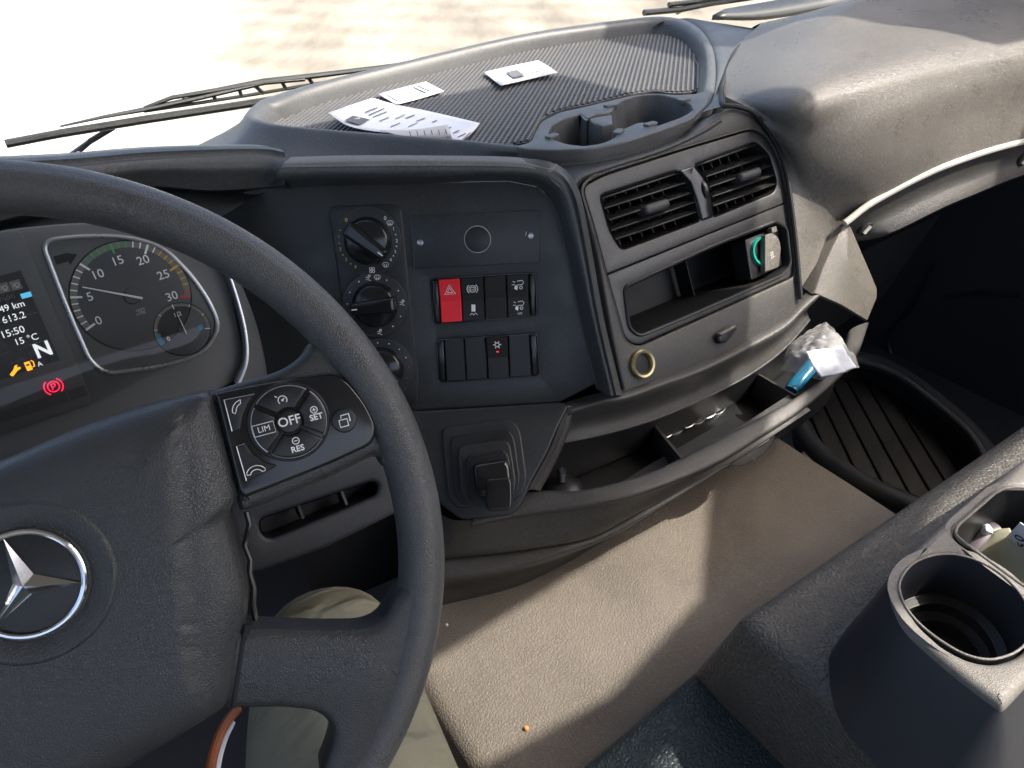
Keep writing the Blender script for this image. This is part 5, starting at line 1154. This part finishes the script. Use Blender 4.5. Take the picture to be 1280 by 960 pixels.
# crumpled clear bag
bg_rows = [[(974, 462, -.548), (979, 445, -.530), (990, 428, -.520), (1008, 416, -.514), (1030, 404, -.508)],
           [(978, 464, -.535), (992, 446, -.512), (1005, 432, -.505), (1022, 420, -.498), (1042, 409, -.496)],
           [(1000, 468, -.520), (1010, 448, -.500), (1020, 436, -.494), (1034, 428, -.490), (1050, 420, -.492)],
           [(1008, 470, -.512), (1016, 455, -.498), (1030, 446, -.490), (1044, 440, -.488), (1058, 434, -.494)],
           [(1012, 474, -.514), (1030, 466, -.500), (1046, 458, -.496), (1060, 452, -.496), (1068, 446, -.500)],
           [(1022, 475, -.520), (1040, 470, -.512), (1054, 467, -.508), (1066, 464, -.506), (1075, 461, -.508)]]
rows = [[atz(*p) for p in r] for r in bg_rows]
bag = loft('plastic_bag', rows, M['film'], None, 8, 7, sharp=180)
for v in bag.data.vertices:
    q = v.co * 55; v.co += Vector((noise.noise(q), noise.noise(q + Vector((9, 0, 0))), noise.noise(q + Vector((0, 9, 0))))) * .0026 + Vector((0, 0, abs(noise.noise(v.co * 90)) * .0045))
bag.data.set_sharp_from_angle(angle=rad(22))
props(bag, 'crumpled clear plastic bag glaring in the sun at the right end of the shelf', 'plastic bag')
pkx = loft('foil_packet', [[atz(1006, 441, -.4925), atz(1026, 437, -.4885), atz(1052, 432, -.486)], [atz(1016, 459, -.496), atz(1040, 452, -.490), atz(1061, 446, -.488)], [atz(1026, 473, -.505), atz(1048, 467, -.498), atz(1071, 459, -.495)]], M['paper'], None, 9, 9, thick=.0006, sharp=25)
for v in pkx.data.vertices: v.co.z += noise.noise(v.co * 70) * .0028 + abs(noise.noise(v.co * 110)) * .0028
props(pkx, 'white folded packet inside the clear plastic bag on the shelf', 'packet')
cb_ = lathe('crumb', HZ(tunz(0, 0) + .0), HZ(tunz(0, 0)).uv(658, 911), [(0, .003), (.0016, .0026), (.0024, .001), (.002, -.001)], M['crumb'], None, 10); props(cb_, 'tiny orange crumb on the sunlit engine cover', 'crumb')
wc_ = lathe('white_speck', HZ(TUNZ + .002), HZ(TUNZ).uv(559, 783), [(0, .002), (.0012, .0015), (.0014, 0)], M['white'], None, 8); props(wc_, 'tiny white speck on the engine cover near the wheel rim', 'speck')

# ------------------------------------------------------------------ the driver's legs
def skin(name, joints, edges, mt, parent=None, sub=3):
    me = bpy.data.meshes.new(name); me.from_pydata([j[0] for j in joints], edges, []); o = bpy.data.objects.new(name, me); COL.objects.link(o)
    sk_ = o.modifiers.new('skin', 'SKIN'); me.skin_vertices.new() if not me.skin_vertices else None
    for i, j in enumerate(joints):
        r = j[1]; me.skin_vertices[0].data[i].radius = (r, r) if not isinstance(r, tuple) else r
    me.skin_vertices[0].data[0].use_root = True
    sk_.use_smooth_shade = True
    s_ = o.modifiers.new('sub', 'SUBSURF'); s_.levels = sub; s_.render_levels = sub
    me.materials.append(mt)
    if parent: 
        o.parent = parent
        if parent.type == 'EMPTY': o.matrix_parent_inverse = Matrix.Translation(-parent.location)
    return o
J = [((-.12, -.20, -.50), .13), ((-.12, -.24, -.34), .14), ((-.05, -.10, -.55), .098), ((.010, .14, -.545), .088), ((.036, .30, -.540), .080), ((.066, .405, -.535), .066), ((.078, .450, -.560), .056), ((.078, .462, -.64), .056), ((.072, .49, -.80), .058), ((.066, .52, -.97), .05),
     ((-.22, -.10, -.55), .098), ((-.27, .16, -.55), .086), ((-.30, .36, -.55), .068), ((-.31, .41, -.60), .058), ((-.31, .43, -.80), .056), ((-.31, .46, -.97), .05)]
per = skin('person', J, [(0, 1), (0, 2), (2, 3), (3, 4), (4, 5), (5, 6), (6, 7), (7, 8), (8, 9), (0, 10), (10, 11), (11, 12), (12, 13), (13, 14), (14, 15)], M['trousers'])
props(per, 'seated driver in olive trousers, right knee raised under the steering wheel', 'person')
for (x, y) in ((.066, .52), (-.31, .46)):
    sh_ = skin('shoe', [((x, y - .03, -1.02), .045), ((x, y + .06, -1.03), .042), ((x, y + .18, -1.035), .04), ((x, y + .23, -1.04), .03)], [(0, 1), (1, 2), (2, 3)], M['black'], per)
st_ = tube('leather_strap', cr([dep(262, 970, .44), dep(266, 945, .45), dep(275, 918, .46), dep(286, 899, .47), dep(297, 886, .48)], 5), .0030, M['strap'], None, 10); props(st_, 'tan leather strap hanging beside the driver\'s trousers', 'strap')
tube('strap_lining', cr([dep(270, 968, .445), dep(274, 945, .455), dep(281, 922, .465), dep(290, 903, .475)], 5), .0022, M['paper'], st_, 8)
